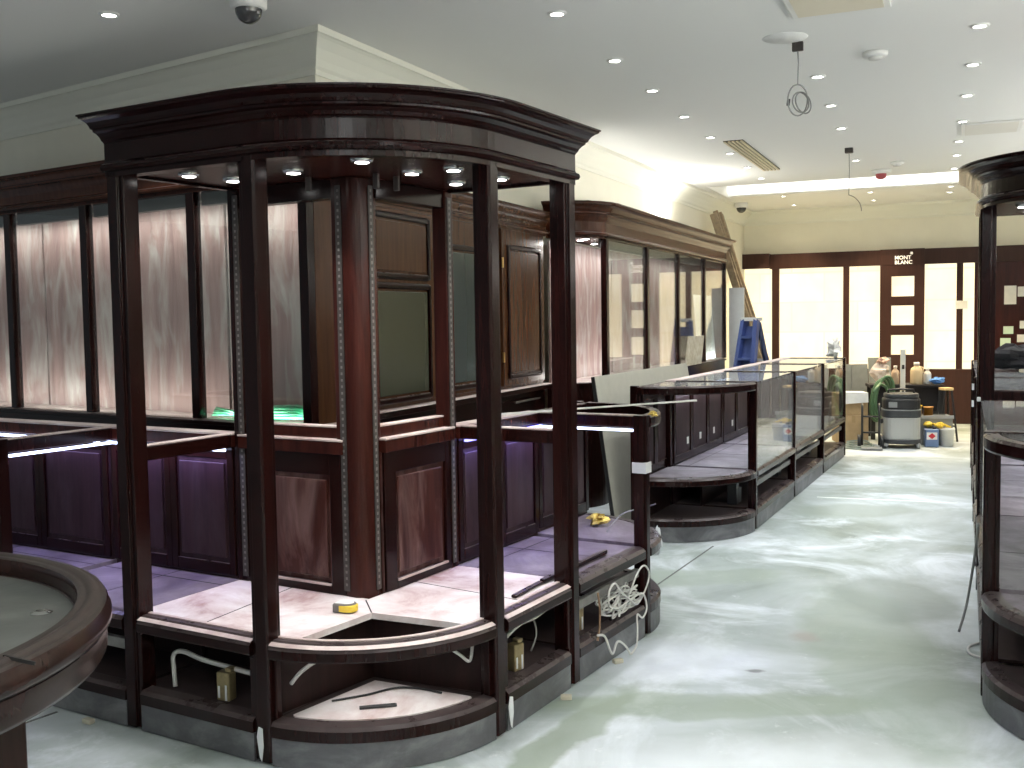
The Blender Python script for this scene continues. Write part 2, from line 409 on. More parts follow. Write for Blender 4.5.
def far_front():
    """brown shopfront of the far wall: header, stiles, pillar and papered windows"""
    f = bpy.data.objects.new('shopfront_frame', None); COL.objects.link(f)
    o = st(0, 15.3); f.location = o; f.rotation_euler = (0, 0, A_R); f['kind'] = 'structure'; f.name = 'trim_5'
    # local x = s, y = t-15.3
    B(-2.55, 2.6, -.10, -.01, 2.165, 2.375).build('header', 'mahog_far', f, .004)
    B(-2.93, -2.55, -.16, -.01, 2.175, 2.385).build('header', 'mahog_far', f, .004)
    for x0, x1 in ((-2.52, -2.42), (-1.54, -1.46), (-.08, .0)):
        B(x0, x1, -.09, -.01, .0, 2.165).build('stile', 'mahog_far', f, .004)
    pl = MB()
    for q in ((-1.05, -.905, 0, 2.17), (-.61, -.48, 0, 2.17), (-.905, -.61, 2.01, 2.17), (-.905, -.61, 1.61, 1.735), (-.905, -.61, 1.205, 1.34), (-.905, -.61, 0, .935)):
        pl.box(q[0], q[1], -.12, -.01, q[2], q[3])
    pl.build('pillar', 'mahog_far', f)
    B(-1.05, -.48, -.125, -.101, 2.165, 2.38).build('pillar_head', 'mahog_far', f, .003)
    B(-2.93, .14, -.11, -.01, 0, .74).build('dado', 'mahog_far', f, .004)
    n = 1
    for x0, x1, z0, z1 in ((-2.92, -2.52, .74, 2.175), (-2.42, -1.54, .74, 2.165), (-1.46, -1.05, .74, 2.165), (-.48, -.08, .74, 2.165), (.0, .14, .74, 2.165),
                           (-.905, -.61, 1.735, 2.01), (-.905, -.61, 1.34, 1.61), (-.905, -.61, .935, 1.205)):
        w = B(x0, x1, -.035, -.012, z0, z1).build('window_%d' % n, 'window'); w.location = o; w.rotation_euler = (0, 0, A_R); structure(w); n += 1
    # panelled stretch at the right end with notes stuck to it
    B(.14, 2.6, -.09, -.01, 0, 2.165).build('panelling', 'mahog_red', f, .004)
far_front()

# sign lettering on the pillar head
def sign():
    r = thing('shop_sign', 'white two-line lettering with a small star on the brown far-wall pillar', 'sign', st(-.765, 15.3-.130, 2.22), A_R)
    for body, x, z, sz in (('MONT', -.098, .048, .070), ('BLANC', -.098, -.016, .070)):
        c = bpy.data.curves.new('text', 'FONT'); c.body = body; c.size = sz; c.extrude = .004; c.offset = .0018; c.align_x = 'LEFT'; c.space_character = 1.02
        tmp = bpy.data.objects.new('tmp', c); COL.objects.link(tmp)
        dg = bpy.context.evaluated_depsgraph_get(); me = bpy.data.meshes.new_from_object(tmp.evaluated_get(dg))
        bpy.data.objects.remove(tmp)
        o = bpy.data.objects.new('lettering', me); COL.objects.link(o); o.parent = r; me.materials.clear(); me.materials.append(M['sign'])
        o.rotation_euler = (pi/2, 0, 0); o.location = (x, 0, z-.03); o['label'] = 'white letters reading ' + body
    pts = []
    for i in range(12):
        a = 2*pi*i/12; rr = .024 if i % 2 == 0 else .015
        pts.append((rr*cos(a), rr*sin(a)))
    o = MB().prism(pts, -.004, .004).build('star_mark', 'sign', r); o.rotation_euler = (pi/2, 0, 0); o.location = (.118, 0, .098)
sign()

# ------------------------------------------------------------------ cornice and post profiles
def cornice_prof(z0, z1, over, back=-.04):
    h = z1-z0; w = over
    pts = [(back, z0), (.0, z0), (.004, z0+.06*h), (.10*w, z0+.12*h), (.16*w, z0+.24*h), (.28*w, z0+.36*h), (.40*w, z0+.42*h), (.41*w, z0+.50*h),
           (.50*w, z0+.52*h), (.54*w, z0+.62*h), (.64*w, z0+.74*h), (.80*w, z0+.83*h), (.92*w, z0+.86*h), (.93*w, z0+.92*h), (w, z0+.93*h), (w, z1), (back, z1)]
    return pts
def head_prof(z0, z1, bead=.022, back=-.05):
    return [(back, z0), (0, z0), (0, z0+.018), (bead*.7, z0+.020), (bead, z0+.030), (bead*.8, z0+.042), (.004, z0+.048), (0, z0+.055), (0, z1), (back, z1)]
def post_mb(x, y, w, z0, z1, inx=1, iny=1):
    """square post with a rebate on its inner side; the outer corner is at (x,y), it grows along inx, iny"""
    a = w; r = w*.30
    pts = [(0, r*.35), (r*.35, 0), (a-r, 0), (a-r, r*.5), (a, r*.5), (a, a), (r*.5, a), (r*.5, a-r), (0, a-r)]
    return MB().prism([(x+inx*p, y+iny*q) for p, q in pts], z0, z1)
LED_COL = (.46, .40, 1.0)

# ------------------------------------------------------------------ counter modules
# local frame: x along the front, y into the depth, z up; the front plane is y = 0
ZD, ZT, DP = .43, 1.045, .62
def panel_set(root, x0, x1, y, n, mat, z0=.44, z1=.985, frame='mahog', marks=()):
    """framed back panels standing at depth y, seen from the front"""
    B(x0, x1, y+.012, y+.03, .1, z1).build('back_board', mat, root)
    w = (x1-x0)/n
    for i in range(n):
        a, b = x0+i*w, x0+(i+1)*w; f = MB()
        f.box(a, a+.035, y, y+.012, z0, z1); f.box(b-.035, b, y, y+.012, z0, z1)
        f.box(a+.035, b-.035, y, y+.012, z0, z0+.05); f.box(a+.035, b-.035, y, y+.012, z1-.05, z1)
        f.build('panel_frame', frame, root, .003)
        p = MB(); p.box(a+.055, b-.055, y+.004, y+.012, z0+.07, z1-.07)
        p.build('panel', mat, root, .004)
def led(root, a, b, z, e=5, off=(0, 0), violet=False, col=None):
    m = MB(); m.beam((*a, z), (*b, z), .016, .010)
    m.build('led_strip', 'led_blue' if violet else 'led', root)
    d = (Vector(b)-Vector(a)); c = (Vector(a)+Vector(b))/2+Vector(off); L = d.length
    light('AREA', 'led_glow', (c.x, c.y, z-.012), e, col or LED_COL, root, (0, 0, math.atan2(d.y, d.x)), L, .02)
def counter(label, loc, rz, L, d=DP, group=None, ends=(True, True), rails=(True, True), n=2, front_glass=False, top_glass=None, back=True, led_on=('back',), deck='deck_grey', niche_open=True, led_e=5, led_back_range=None, led_col=None, led_violet=False, name='display_counter'):
    r = thing(name, label, 'display counter', loc, rz, group)
    L -= .006; c_, s_2 = cos(rz), sin(rz); r.location = (loc[0]+.003*c_, loc[1]+.003*s_2, 0)
    pw = .060
    if ends[0]: post_mb(0, 0, pw, .012, ZT).build('post', 'mahog', r, .003)
    if ends[1]: post_mb(L, 0, pw, .012, ZT, -1).build('post', 'mahog', r, .003)
    a, b = (pw if ends[0] else 0), (L-pw if ends[1] else L)
    path = [(a, 0), (b, 0)]
    MB().sweep(path, [(-.05, 0.004), (-.006, 0.004), (-.006, .104), (-.05, .104)]).build('skirting', 'skirt', r, .002)
    MB().sweep(path, [(-.06, .104), (-.002, .104), (-.002, .142), (-.014, .154), (-.06, .158)]).build('plinth_rail', 'mahog', r, .003)
    MB().sweep(path, [(-.065, .374), (0, .374), (.002, .380), (.002, .41), (-.010, .424), (-.030, .430), (-.065, ZD)]).build('deck_rail', 'mahog', r, .002)
    B(a, b, .06, d, ZD-.025, ZD-.003).build('deck', deck, r)
    sm = MB(); sm.box(L*.55, L*.55+.004, .06, d, ZD-.003, ZD-.0022); sm.box(a, b, d*.80, d*.80+.004, ZD-.003, ZD-.0022); sm.build('seam', 'hole', r)
    B(a, b, .06, d-.02, .135, .150).build('bottom_shelf', 'niche', r)
    B(.004, L-.004, d*.62, d*.62+.015, .15, ZD-.025).build('niche_back', 'niche', r)
    B(a, b, .035, .06, .285, .325).build('channel', 'niche_grey', r, .003)
    if back:
        panel_set(r, .012, L-.012, d-.03, n, 'panel_dark')
        B(0, L, d-.045, d+.035, .985, ZT-.008).build('back_rail', 'mahog_red', r, .004)
        B(0, L, d-.045, d+.035, ZT-.008, ZT).build('ledge', 'ledge', r, .002)
    for k, x in ((0, 0), (1, L-.05)):
        if rails[k]:
            B(x, x+.05, pw, d-.045, .985, ZT-.006).build('end_rail', 'mahog', r, .004)
            B(x+.004, x+.046, pw, d-.045, ZT-.006, ZT).build('end_ledge', 'ledge' if not top_glass else 'mahog', r, .002)
    if 'back' in led_on:
        q = led_back_range or (.03, L-.03)
        led(r, (q[0], d-.055), (q[1], d-.055), .975, led_e, (0, -.02), violet=led_violet, col=led_col)
    if 'left' in led_on: led(r, (.06, .06), (.06, d-.06), .975, led_e*.6)
    if 'right' in led_on: led(r, (L-.06, .06), (L-.06, d-.06), .975, led_e*.6)
    if front_glass: B(a, b, .014, .020, ZD-.004, ZT-.02).build('front_glass', front_glass, r)
    if top_glass: B(.05, L-.05, .012, d-.045, ZT-.012, ZT-.006).build('top_glass', top_glass, r)
    return r
LED_E = 1.6
def round_end(label, loc, rz, d=DP, mirror=False, back=False, deck='deck_grey', top_glass=None, group=None, lip=True):
    """quarter-round end unit; x runs away from the straight run. mirror: the unit lies at negative x"""
    g_ = -.003 if mirror else .003
    r = thing('rounded_end_counter', label, 'display counter', (loc[0]+g_*cos(rz), loc[1]+g_*sin(rz), 0), rz, group)
    if not mirror: path = arc(0, d, d, -90, 0)
    else: path = arc(0, d, d, 180, 270)
    MB().sweep(path, [(-.05, 0.004), (-.006, 0.004), (-.006, .104), (-.05, .104)]).build('skirting', 'skirt', r)
    MB().sweep(path, [(-.06, .104), (-.002, .104), (-.002, .142), (-.014, .154), (-.06, .158)]).build('plinth_rail', 'mahog', r)
    MB().sweep(path, [(-.065, .374), (0, .374), (.002, .380), (.002, .41), (-.010, .424), (-.030, .430), (-.065, ZD)]).build('deck_rail', 'mahog', r)
    MB().sweep(path, [(-.05, .985), (0, .985), (.003, .992), (.003, 1.03), (-.006, ZT-.004), (-.05, ZT-.004)]).build('top_rail', 'mahog', r)
    inner = [(x*(d-.06)/d + 0, d+(y-d)*(d-.06)/d) for x, y in path]
    MB().prism(inner+[(0, d)], ZD-.025, ZD-.003).build('deck', deck, r)
    MB().prism(inner+[(0, d)], .135, .150).build('bottom_shelf', 'niche', r)
    sg = -1 if mirror else 1
    B(min(0, sg*d), max(0, sg*d), d-.012, d+.004, .15, ZD-.03).build('niche_back', 'niche', r)
    if back:
        x0, x1 = (-d, 0) if mirror else (0, d)
        panel_set(r, x0+.05, x1-.004, d+.005, 2, 'panel_dark')
        B(x0, x1, d-.01, d+.05, .985, ZT-.008).build('back_rail', 'mahog', r, .004)
        xe = x0 if mirror else x1-.05
        B(xe, xe+.05, d+.03, d+.08, .0, ZT).build('post', 'mahog', r, .004)
        if mirror: B(-.045, .0, d-.02, d+.03, .15, .985).build('post', 'mahog', r, .003)
    else:
        B(sg*d-(.05 if sg > 0 else 0), sg*d+(.05 if sg < 0 else 0), d+.002, d+.05, .012, ZT).build('post', 'mahog', r, .003)
    if top_glass:
        MB().prism([(x*.93, d+(y-d)*.93) for x, y in path]+[(0, d)], ZT-.012, ZT-.006).build('top_glass', top_glass, r)
    return r

# ------------------------------------------------------------------ corner tower of the near island
A_I = radians(-30.3); OI = Vector((-.35, 3.133)); UI = Vector((cos(A_I), sin(A_I))); VI = Vector((-sin(A_I), cos(A_I)))
def isl(u, v, z=0.0): p = OI+UI*u+VI*v; return (p.x, p.y, z)
SZ, SL, RR = 1.22, 1.28, .60
def spotlight_unit(root, x, y, z, energy, spot=95, nm='spotlight'):
    o = MB().lathe([(.0, z-.012), (.026, z-.012), (.028, z-.010), (.036, z-.012), (.040, z-.004), (.040, z)], (x, y), 20).build(nm, 'chrome', root)
    MB().lathe([(.0, z-.0135), (.024, z-.0135), (.024, z-.0125)], (x, y), 16).build('lamp', 'lamp_case', o)
    light('SPOT', 'case_spot', (x, y, z-.03), energy, (1, .97, .95), root, (0, 0, 0), spot=spot, blend=.6, radius=.025)
def perforated(root, x, y, z0, z1, w=.028, ax='x', face=-1):
    """steel shelf strip with a row of slots; lies along ax, its slots look towards face"""
    m = MB(); h = MB(); t = .004
    if ax == 'x': m.box(x, x+w, min(y, y+face*t), max(y, y+face*t), z0, z1)
    else: m.box(min(x, x+face*t), max(x, x+face*t), y, y+w, z0, z1)
    o = m.build('shelf_strip', 'strip', root)
    z = z0+.02
    while z < z1-.02:
        if ax == 'x': h.box(x+w*.34, x+w*.66, min(y+face*t, y+face*(t+.0008)), max(y+face*t, y+face*(t+.0008)), z, z+.010)
        else: h.box(min(x+face*t, x+face*(t+.0008)), max(x+face*t, x+face*(t+.0008)), y+w*.34, y+w*.66, z, z+.012)
        z += .025
    h.build('slots', 'slot', o)
def tower():
    r = thing('corner_display_case', 'tall dark mahogany corner showcase with curved cornice and lit white dusty deck', 'display case', isl(0, 0), A_I)
    path = [(-SL, 0)]+arc(-RR, RR, RR, -90, 0, 22)+[(0, SZ)]
    ZB = 2.05
    # posts: outer corner of each
    post_mb(-SL, 0, .078, .012, ZB).build('post', 'mahog', r, .003)
    post_mb(-RR+.04, 0, .078, .012, ZB, -1).build('post', 'mahog', r, .003)
    post_mb(0, RR-.04, .078, .012, ZB, -1).build('post', 'mahog', r, .003)
    post_mb(0, SZ, .078, .012, ZB, -1, -1).build('post', 'mahog', r, .003)
    segs = [[(-SL+.078, 0), (-RR-.04, 0)], arc(-RR, RR, RR, -86, -4, 20), [(0, RR+.04), (0, SZ-.078)]]
    for p in segs:
        MB().sweep(p, [(-.05, 0.004), (-.006, 0.004), (-.006, .104), (-.05, .104)]).build('skirting', 'skirt', r)
        MB().sweep(p, [(-.06, .104), (-.002, .104), (-.002, .142), (-.014, .154), (-.06, .158)]).build('plinth_rail', 'mahog', r)
        MB().sweep(p, [(-.07, .374), (0, .374), (.003, .380), (.003, .408), (-.006, .418), (-.02, .424), (-.028, .432), (-.07, .432)]).build('deck_rail', 'mahog', r)
        MB().sweep(p, [(-.020, .4245), (-.002, .4185), (.0, .4205), (-.018, .4285)]).build('sill_glint', 'ledge', r)  # pale strip paints the light caught along the rail edge
        MB().sweep(p, [(-.068, .4322), (-.052, .4322), (-.052, .436), (-.068, .436)]).build('sill', 'ledge', r)
    # deck, cut open behind the curved rail
    ai = arc(-RR, RR, RR-.07, -90, -79, 4); ao = arc(-RR, RR, RR-.07, -12, 0, 4)
    deck = [(-SL+.005, .07)]+ai+[(-.475, .455)]+[(-.16, .49)]+ao+[(-.07, SZ-.005), (-.6, SZ-.005), (-.6, .6), (-SL+.005, .6)]
    MB().prism(deck, .405, .428).build('deck', 'deck_white', r)
    sm = MB()
    sm.beam((-.93, .07, .4285), (-.99, .6, .4285), .004, .001); sm.beam((-.475, .455, .4285), (-.60, .58, .4285), .005, .001); sm.beam((-.07, .85, .4285), (-.6, .9, .4285), .004, .001)
    sm.build('seam', 'hole', r)
    # niche under the deck
    MB().prism([(-SL+.02, .06), (-.58, .06), (-.56, .5), (-SL+.02, .5)], .135, .150).build('bottom_shelf', 'niche', r)
    MB().prism([(-.06, SZ-.02), (-.06, .58), (-.5, .56), (-.5, SZ-.02)], .135, .150).build('bottom_shelf', 'niche', r)
    MB().prism([(-.6, .055)]+arc(-RR, RR, RR-.06, -90, 0, 14)+[(-.055, .6), (-.55, .57)], .135, .148).build('bottom_shelf', 'niche', r)
    MB().prism([(-.545, .10)]+arc(-RR, RR, RR-.085, -82, -8, 12)+[(-.10, .535), (-.505, .505)], .148, .153).build('dust_board', 'deck_white', r)
    B(-SL+.01, -.60, .40, .415, .15, .40).build('niche_back', 'niche', r)
    B(-.415, -.40, .60, SZ-.01, .15, .40).build('niche_back', 'niche', r)
    for a, b in (((-.605, .05), (-.545, .545)), ((-.545, .545), (-.05, .605))):
        m = MB(); m.beam((*a, .275), (*b, .275), .014, .25); m.build('niche_back', 'niche', r)
    B(-SL+.06, -.62, .20, .24, .305, .345).build('channel', 'niche_grey', r, .003)
    B(-.24, -.20, .62, SZ-.06, .305, .345).build('channel', 'niche_grey', r, .003)
    for x, y in ((-SL+.062, .012), (-RR-.055, .012), (-RR+.035, .02), (-.045, RR-.06), (-.035, RR+.035), (-.035, SZ-.085)):
        B(x, x+.022, y, y+.022, .165, .365).build('jamb', 'mahog', r, .002)
    # lower back panels
    def back(ax):
        SZ = SL if ax == 0 else globals()['SZ']
        def q(m, a0, a1, d0, d1, z0, z1):
            if ax == 0: m.box(a0, a1, d0, d1, z0, z1)
            else: m.box(-d1, -d0, -a1, -a0, z0, z1)
        D = .59
        m = MB(); q(m, -SZ+.01, -.70, D+.014, D+.03, .40, .99); m.build('back_board', 'mahog_smear', r)
        m = MB(); q(m, -SZ+.02, -SZ+.09, D, D+.014, .43, .99); q(m, -.775, -.705, D, D+.014, .43, .99); q(m, -SZ+.09, -.775, D, D+.014, .43, .47); q(m, -SZ+.09, -.775, D, D+.014, .90, .99)
        m.build('panel_frame', 'mahog', r, .003)
        m = MB(); q(m, -SZ+.115, -.795, D+.004, D+.014, .49, .88); m.build('panel', 'mahog_smear', r, .006)
        m = MB(); q(m, -SZ+.09, -.775, D-.008, D, .462, .47); m.build('panel_bead', 'ledge', r)
        m = MB(); q(m, -SZ+.03, -.70, D-.012, D+.03, .985, 1.035); m.build('back_rail', 'mahog_red', r, .003)
        m = MB(); q(m, -SZ+.03, -.70, D-.014, D+.03, 1.035, 1.043); m.build('ledge', 'ledge', r, .002)
        m = MB(); q(m, -SZ+.05, -.70, D+.03, D+.075, 1.02, 1.085); m.build('upper_back_rail', 'mahog_red', r, .003)
        m = MB(); q(m, -SZ+.05, -.70, D+.028, D+.075, 1.085, 1.092); m.build('upper_ledge', 'ledge', r, .002)
        m = MB(); q(m, -SZ+.0, -SZ+.055, D, D+.07, .012, ZB); m.build('rear_post', 'mahog_red' if ax else 'mahog', r, .004)
        m = MB(); q(m, -SZ+.05, -.70, D+.01, D+.07, 1.975, ZB); m.build('rear_head_rail', 'mahog', r, .003)
    back(0); back(1)
    # inner corner column, rounded towards the room, with shelf strips
    col = [(-.742, .60), (-.690, .592)]+arc(-.664, .640, .052, -80, -10, 6)+[(-.606, .664), (-.612, .712), (-.66, .73), (-.742, .66)]
    MB().prism(col, .405, ZB).build('corner_column', 'mahog_red', r, .003)
    perforated(r, -.712, .592, .45, ZB-.03, ax='x', face=-1)
    perforated(r, -.606, .655, .45, ZB-.03, ax='y', face=1)
    perforated(r, -SL+.033, .588, .45, ZB-.03, ax='x', face=-1)
    perforated(r, -.588, SZ-.05, .45, ZB-.03, ax='y', face=1)
    # head
    inner = [(-SL, .66), (-.66, .66), (-.66, SZ)]
    MB().prism(path+inner[::-1], ZB, ZB+.02).build('canopy', 'mahog_red', r)
    MB().sweep(path, head_prof(ZB-.018, 2.16)).build('frieze', 'mahog', r)
    MB().sweep(path, cornice_prof(2.150, 2.236, .115)).build('cornice', 'mahog', r)
    m = MB(); m.beam((-SL+.02, 0.05, 2.10), (-SL+.02, .66, 2.10), .03, .12); m.build('head_side', 'mahog', r)
    m = MB(); m.beam((-.05, SZ-.02, 2.10), (-.66, SZ-.02, 2.10), .03, .12); m.build('head_side', 'mahog', r)
    MB().prism(path+inner[::-1], 2.222, 2.232).build('head_top', 'mahog', r)
    for x, y in ((-1.06, .19), (-1.03, .38), (-.70, .35), (-.34, .29), (-.37, .62), (-.20, .64), (-.40, .96), (-.19, .95)):
        spotlight_unit(r, x, y, ZB, 13)
    for x, y in ((-.78, .52), (-.52, .60), (-.50, .70)):
        B(x-.012, x+.012, y-.006, y+.006, ZB-.055, ZB).build('bracket', 'strip', r, .002)
    return r
TW = tower()

# arms of the near island
counter('dark counter module left of the tall corner showcase, violet-lit', isl(-SL-.79, 0), A_I, .79, ends=(True, False), rails=(True, True), n=2, led_on=('back', 'left'), led_e=2.2)
counter('dark counter module at the left edge behind the round table', isl(-SL-.79-1.5, 0), A_I, 1.5, ends=(True, False), rails=(True, False), n=3, led_on=('back',), led_e=2.2)
counter('dark counter module right of the tall corner showcase, cable tangle in its plinth', isl(0, SZ), A_I+pi/2, .75, ends=(False, True), rails=(True, True), n=2, led_on=('back', 'right'), led_e=2.2, led_violet=True, led_col=(.30, .26, 1.0))
round_end('quarter-round counter end holding crumpled gold foil', isl(0, SZ+.75), A_I+pi/2, back=True)

# ------------------------------------------------------------------ second row of counters
A2 = radians(-26.0); V2 = Vector((-sin(A2), cos(A2))); P0 = Vector((1.688, 7.159))
L2 = 1.40
def row2(x): p = P0+V2*x; return (p.x, p.y, 0)
round_end('quarter-round near end of the long middle counter row, empty open niche below', row2(0), A2+pi/2, mirror=True, back=True, top_glass='glass_top')
ords = ['nearest straight module of the middle counter row, right behind its rounded end', 'central straight module of the middle counter row', 'farthest straight module of the middle counter row, next to the cardboard boxes']
for i in range(3):
    counter(ords[i], row2(i*L2), A2+pi/2, L2, ends=(True, i == 2), rails=(i == 0, True), n=3, front_glass='glass_dusty' if i < 2 else 'glass', top_glass='glass_top', led_on=('back',), led_e=2.5, led_col=(.80, .82, 1.0))

for i, x in enumerate((.18, 1.60, 3.02)):
    p = P0+V2*x; r = thing('ballast', 'black ballast blocks in the plinth niche of the middle row %s module' % ('nearest', 'central', 'farthest')[i], 'transformer', (p.x-.20*cos(A2), p.y-.20*sin(A2), .152), A2+pi/2)
    B(-.06, .0, -.035, .035, 0, .16).build('case', 'black', r, .004); B(.03, .10, -.03, .03, 0, .11).build('case', 'vac_dark', r, .004)
    B(.10, .104, -.03, .03, 0, .115).build('bracket', 'strip', r)

# ------------------------------------------------------------------ right-hand row
AR = A_R-pi/2
def rgt(x, y=0.0): return st(.08+y, -x)
counter('glass-topped counter module before the tall right-hand showcase', rgt(-6.0), AR, 1.67, ends=(False, True), rails=(False, True), n=3, front_glass='glass_dusty', top_glass='glass_top', led_on=())
round_end('quarter-round counter end at the right edge of the photo', rgt(-4.33), AR, top_glass='glass_top')
rl = ['straight counter module directly beyond the tall right-hand showcase', 'second straight counter module beyond the tall right-hand showcase', 'last straight counter module of the right-hand row, opposite the vacuum cleaner']
for i in range(3):
    counter(rl[i], rgt(-8.05-1.4*i), AR, 1.4, ends=(True, False), rails=(True, i == 0), n=4, top_glass='glass_top', front_glass='glass_dusty' if i == 0 else False, led_on=('back',), led_e=2.5, led_col=(.80, .82, 1.0))
def tower_right():
    r = thing('corner_display_case', 'tall mahogany showcase with curved cornice cut by the right edge', 'display case', rgt(0), AR)
    x0, x1, d, ZB = -6.64, -6.01, .6, 2.05
    path = [(x0, 0), (x1, 0)]+arc(x1, d, d, -90, 0, 20)[1:]
    post_mb(x1, 0, .078, .012, ZB, -1).build('post', 'mahog', r, .003); post_mb(x0, 0, .078, .012, ZB).build('post', 'mahog', r, .003)
    for x in (x0, x1-.055): B(x, x+.055, d+.03, d+.085, .012, ZB).build('rear_post', 'mahog', r, .003)
    p = [(x0+.078, 0), (x1-.078, 0)]
    MB().sweep(p, [(-.05, 0.004), (-.006, 0.004), (-.006, .104), (-.05, .104)]).build('skirting', 'skirt', r)
    MB().sweep(p, [(-.06, .104), (-.002, .104), (-.002, .142), (-.014, .154), (-.06, .158)]).build('plinth_rail', 'mahog', r)
    MB().sweep(p, [(-.07, .374), (0, .374), (.003, .380), (.003, .408), (-.02, .424), (-.07, .432)]).build('deck_rail', 'mahog', r)
    B(x0, x1, .07, d, .405, .428).build('deck', 'deck_grey', r)
    MB().prism(path+[(x1+d, d+.06), (x0, d+.06)], ZB, ZB+.02).build('canopy', 'mahog_red', r)
    MB().sweep(path, head_prof(ZB-.015, 2.17)).build('frieze', 'mahog', r)
    MB().sweep(path, cornice_prof(2.155, 2.25, .11)).build('cornice', 'mahog', r)
    MB().prism(path+[(x1+d, d+.06), (x0, d+.06)], 2.235, 2.245).build('head_top', 'mahog', r)
    for x, y in ((-6.35, .25), (-6.0, .2), (-5.85, .3), (-5.8, .45)): spotlight_unit(r, x, y, ZB, 7)
    B(x1-.012, x1+.018, -.006, .012, 1.03, 1.052).build('clip', 'tape', r, .003)
tower_right()

# ------------------------------------------------------------------ wall showcases behind
def wall_case(label, loc, rz, xs, depth, zs, zh, zt, round_start=False, back_mats=None, glassy=True, spots=(), over=.10, energy=14, glow=(1, .96, .9), name='wall_showcase', bi=.03):
    r = thing(name, label, 'wall cabinet', loc, rz)
    x0, x1 = xs[0], xs[-1]
    path = [(x0, 0), (x1, 0)]
    if round_start: path = arc(x0, depth, depth, 180, 270, 14)+[(x1, 0)]
    fp = path+[(x1, depth), (x0-(depth if round_start else 0), depth)]
    MB().prism([(x, y+.02) if y < depth-.03 else (x, y) for x, y in fp], 0, zs-.03).build('base', 'mahog', r)
    MB().prism(fp, zs-.03, zs-.008).build('sill', 'mahog', r, .004)
    MB().prism([(x*1, max(y, .03)) for x, y in fp], zs-.008, zs).build('sill_top', 'ledge', r)
    for i, x in enumerate(xs):
        a = x-.03
        if i == len(xs)-1: a = x-.06
        if i == 0 and not round_start: a = x
        B(a, a+.06, .0, .05, zs, zh).build('post', 'mahog', r, .004)
    for i in range(len(xs)-1):
        a, b = xs[i]+.01, xs[i+1]-.01
        B(a, b, depth-bi, depth-bi+.018, zs, zh-.02).build('back_panel', (back_mats or {}).get(i, 'case_back'), r)
        if glassy: B(a+.03, b-.03, .02, .026, zs, zh).build('door_glass', 'glass_case', r)
        B(a+.03, b-.03, .05, .09, zh-.07, zh).build('light_pelmet', 'dark', r)
        light('AREA', 'case_glow', ((a+b)/2, .10, zh-.075), energy*.55, glow, r, (radians(22), 0, 0), b-a-.04, .05)
        light('AREA', 'sill_glow', ((a+b)/2, .07, zs+.012), energy*.45, glow, r, (radians(180-32), 0, 0), b-a-.04, .03)
    if round_start:
        B(x0-depth*.98, x0-.01, depth-.03, depth-.012, zs, zh-.02).build('back_panel', 'case_back', r)
        light('AREA', 'case_glow', (x0-depth*.4, depth*.6, zh-.03), energy*.5, glow, r, (0, 0, 0), depth*.5, .08)
    else: B(x0-.0, x0+.02, .05, depth, zs, zh).build('side_panel', 'mahog', r)
    B(x1-.02, x1, .05, depth, zs, zh).build('side_panel', 'mahog_brown', r)
    MB().prism(fp, zh, zh+.02).build('canopy', 'mahog_red', r)
    z2 = zh+.45*(zt-zh)
    ends = [(x1, 0), (x1, depth)]
    full = (path if round_start else [(x0, 0), (x1, 0)])+[(x1, depth)]
    MB().sweep(full, head_prof(zh-.005, z2+.01)).build('frieze', 'mahog_head', r)
    MB().sweep(full, cornice_prof(z2, zt, over)).build('cornice', 'mahog_head', r)
    MB().prism(fp, zt-.015, zt-.004).build('head_top', 'mahog', r)
    for x, y in spots:
        o = MB().lathe([(.0, zh-.012), (.026, zh-.012), (.038, zh-.012), (.040, zh)], (x, y), 18).build('spotlight', 'chrome', r)
        MB().lathe([(.0, zh-.014), (.025, zh-.014), (.025, zh-.0125)], (x, y), 14).build('lamp', 'lamp_case', o)
    return r
M['glass_case'] = glass('case_glass', film=.05, filmcol=(.6, .58, .56))
M['mahog_head'] = wood('mahogany_cornice', (.040, .012, .006), (.075, .024, .012), rough=.26, dust_amt=.3, coat=.3)
CL = wall_case('long left wall showcase with dusty pink back panels under a dark cornice', (-2.226, 5.83, 0), radians(-33.3), [-1.82, -1.02, -.26, .66, 1.5], .32, 1.0, 2.19, 2.4, energy=6, over=.08, bi=.08)
CR = wall_case('lit wall showcase with rounded near end behind the middle counter row', st(-2.6, 0), A_R+pi/2, [7.93, 9.10, 10.22, 11.36, 12.46], .38, 1.0, 2.13, 2.4, round_start=True,
               back_mats={3: 'mahog'}, energy=8, spots=[(7.75, .12), (7.72, .26), (7.85, .2), (7.62, .3), (8.25, .1), (8.5, .12), (8.75, .14), (8.3, .24), (8.6, .26), (10.0, .08), (12.1, .08)])

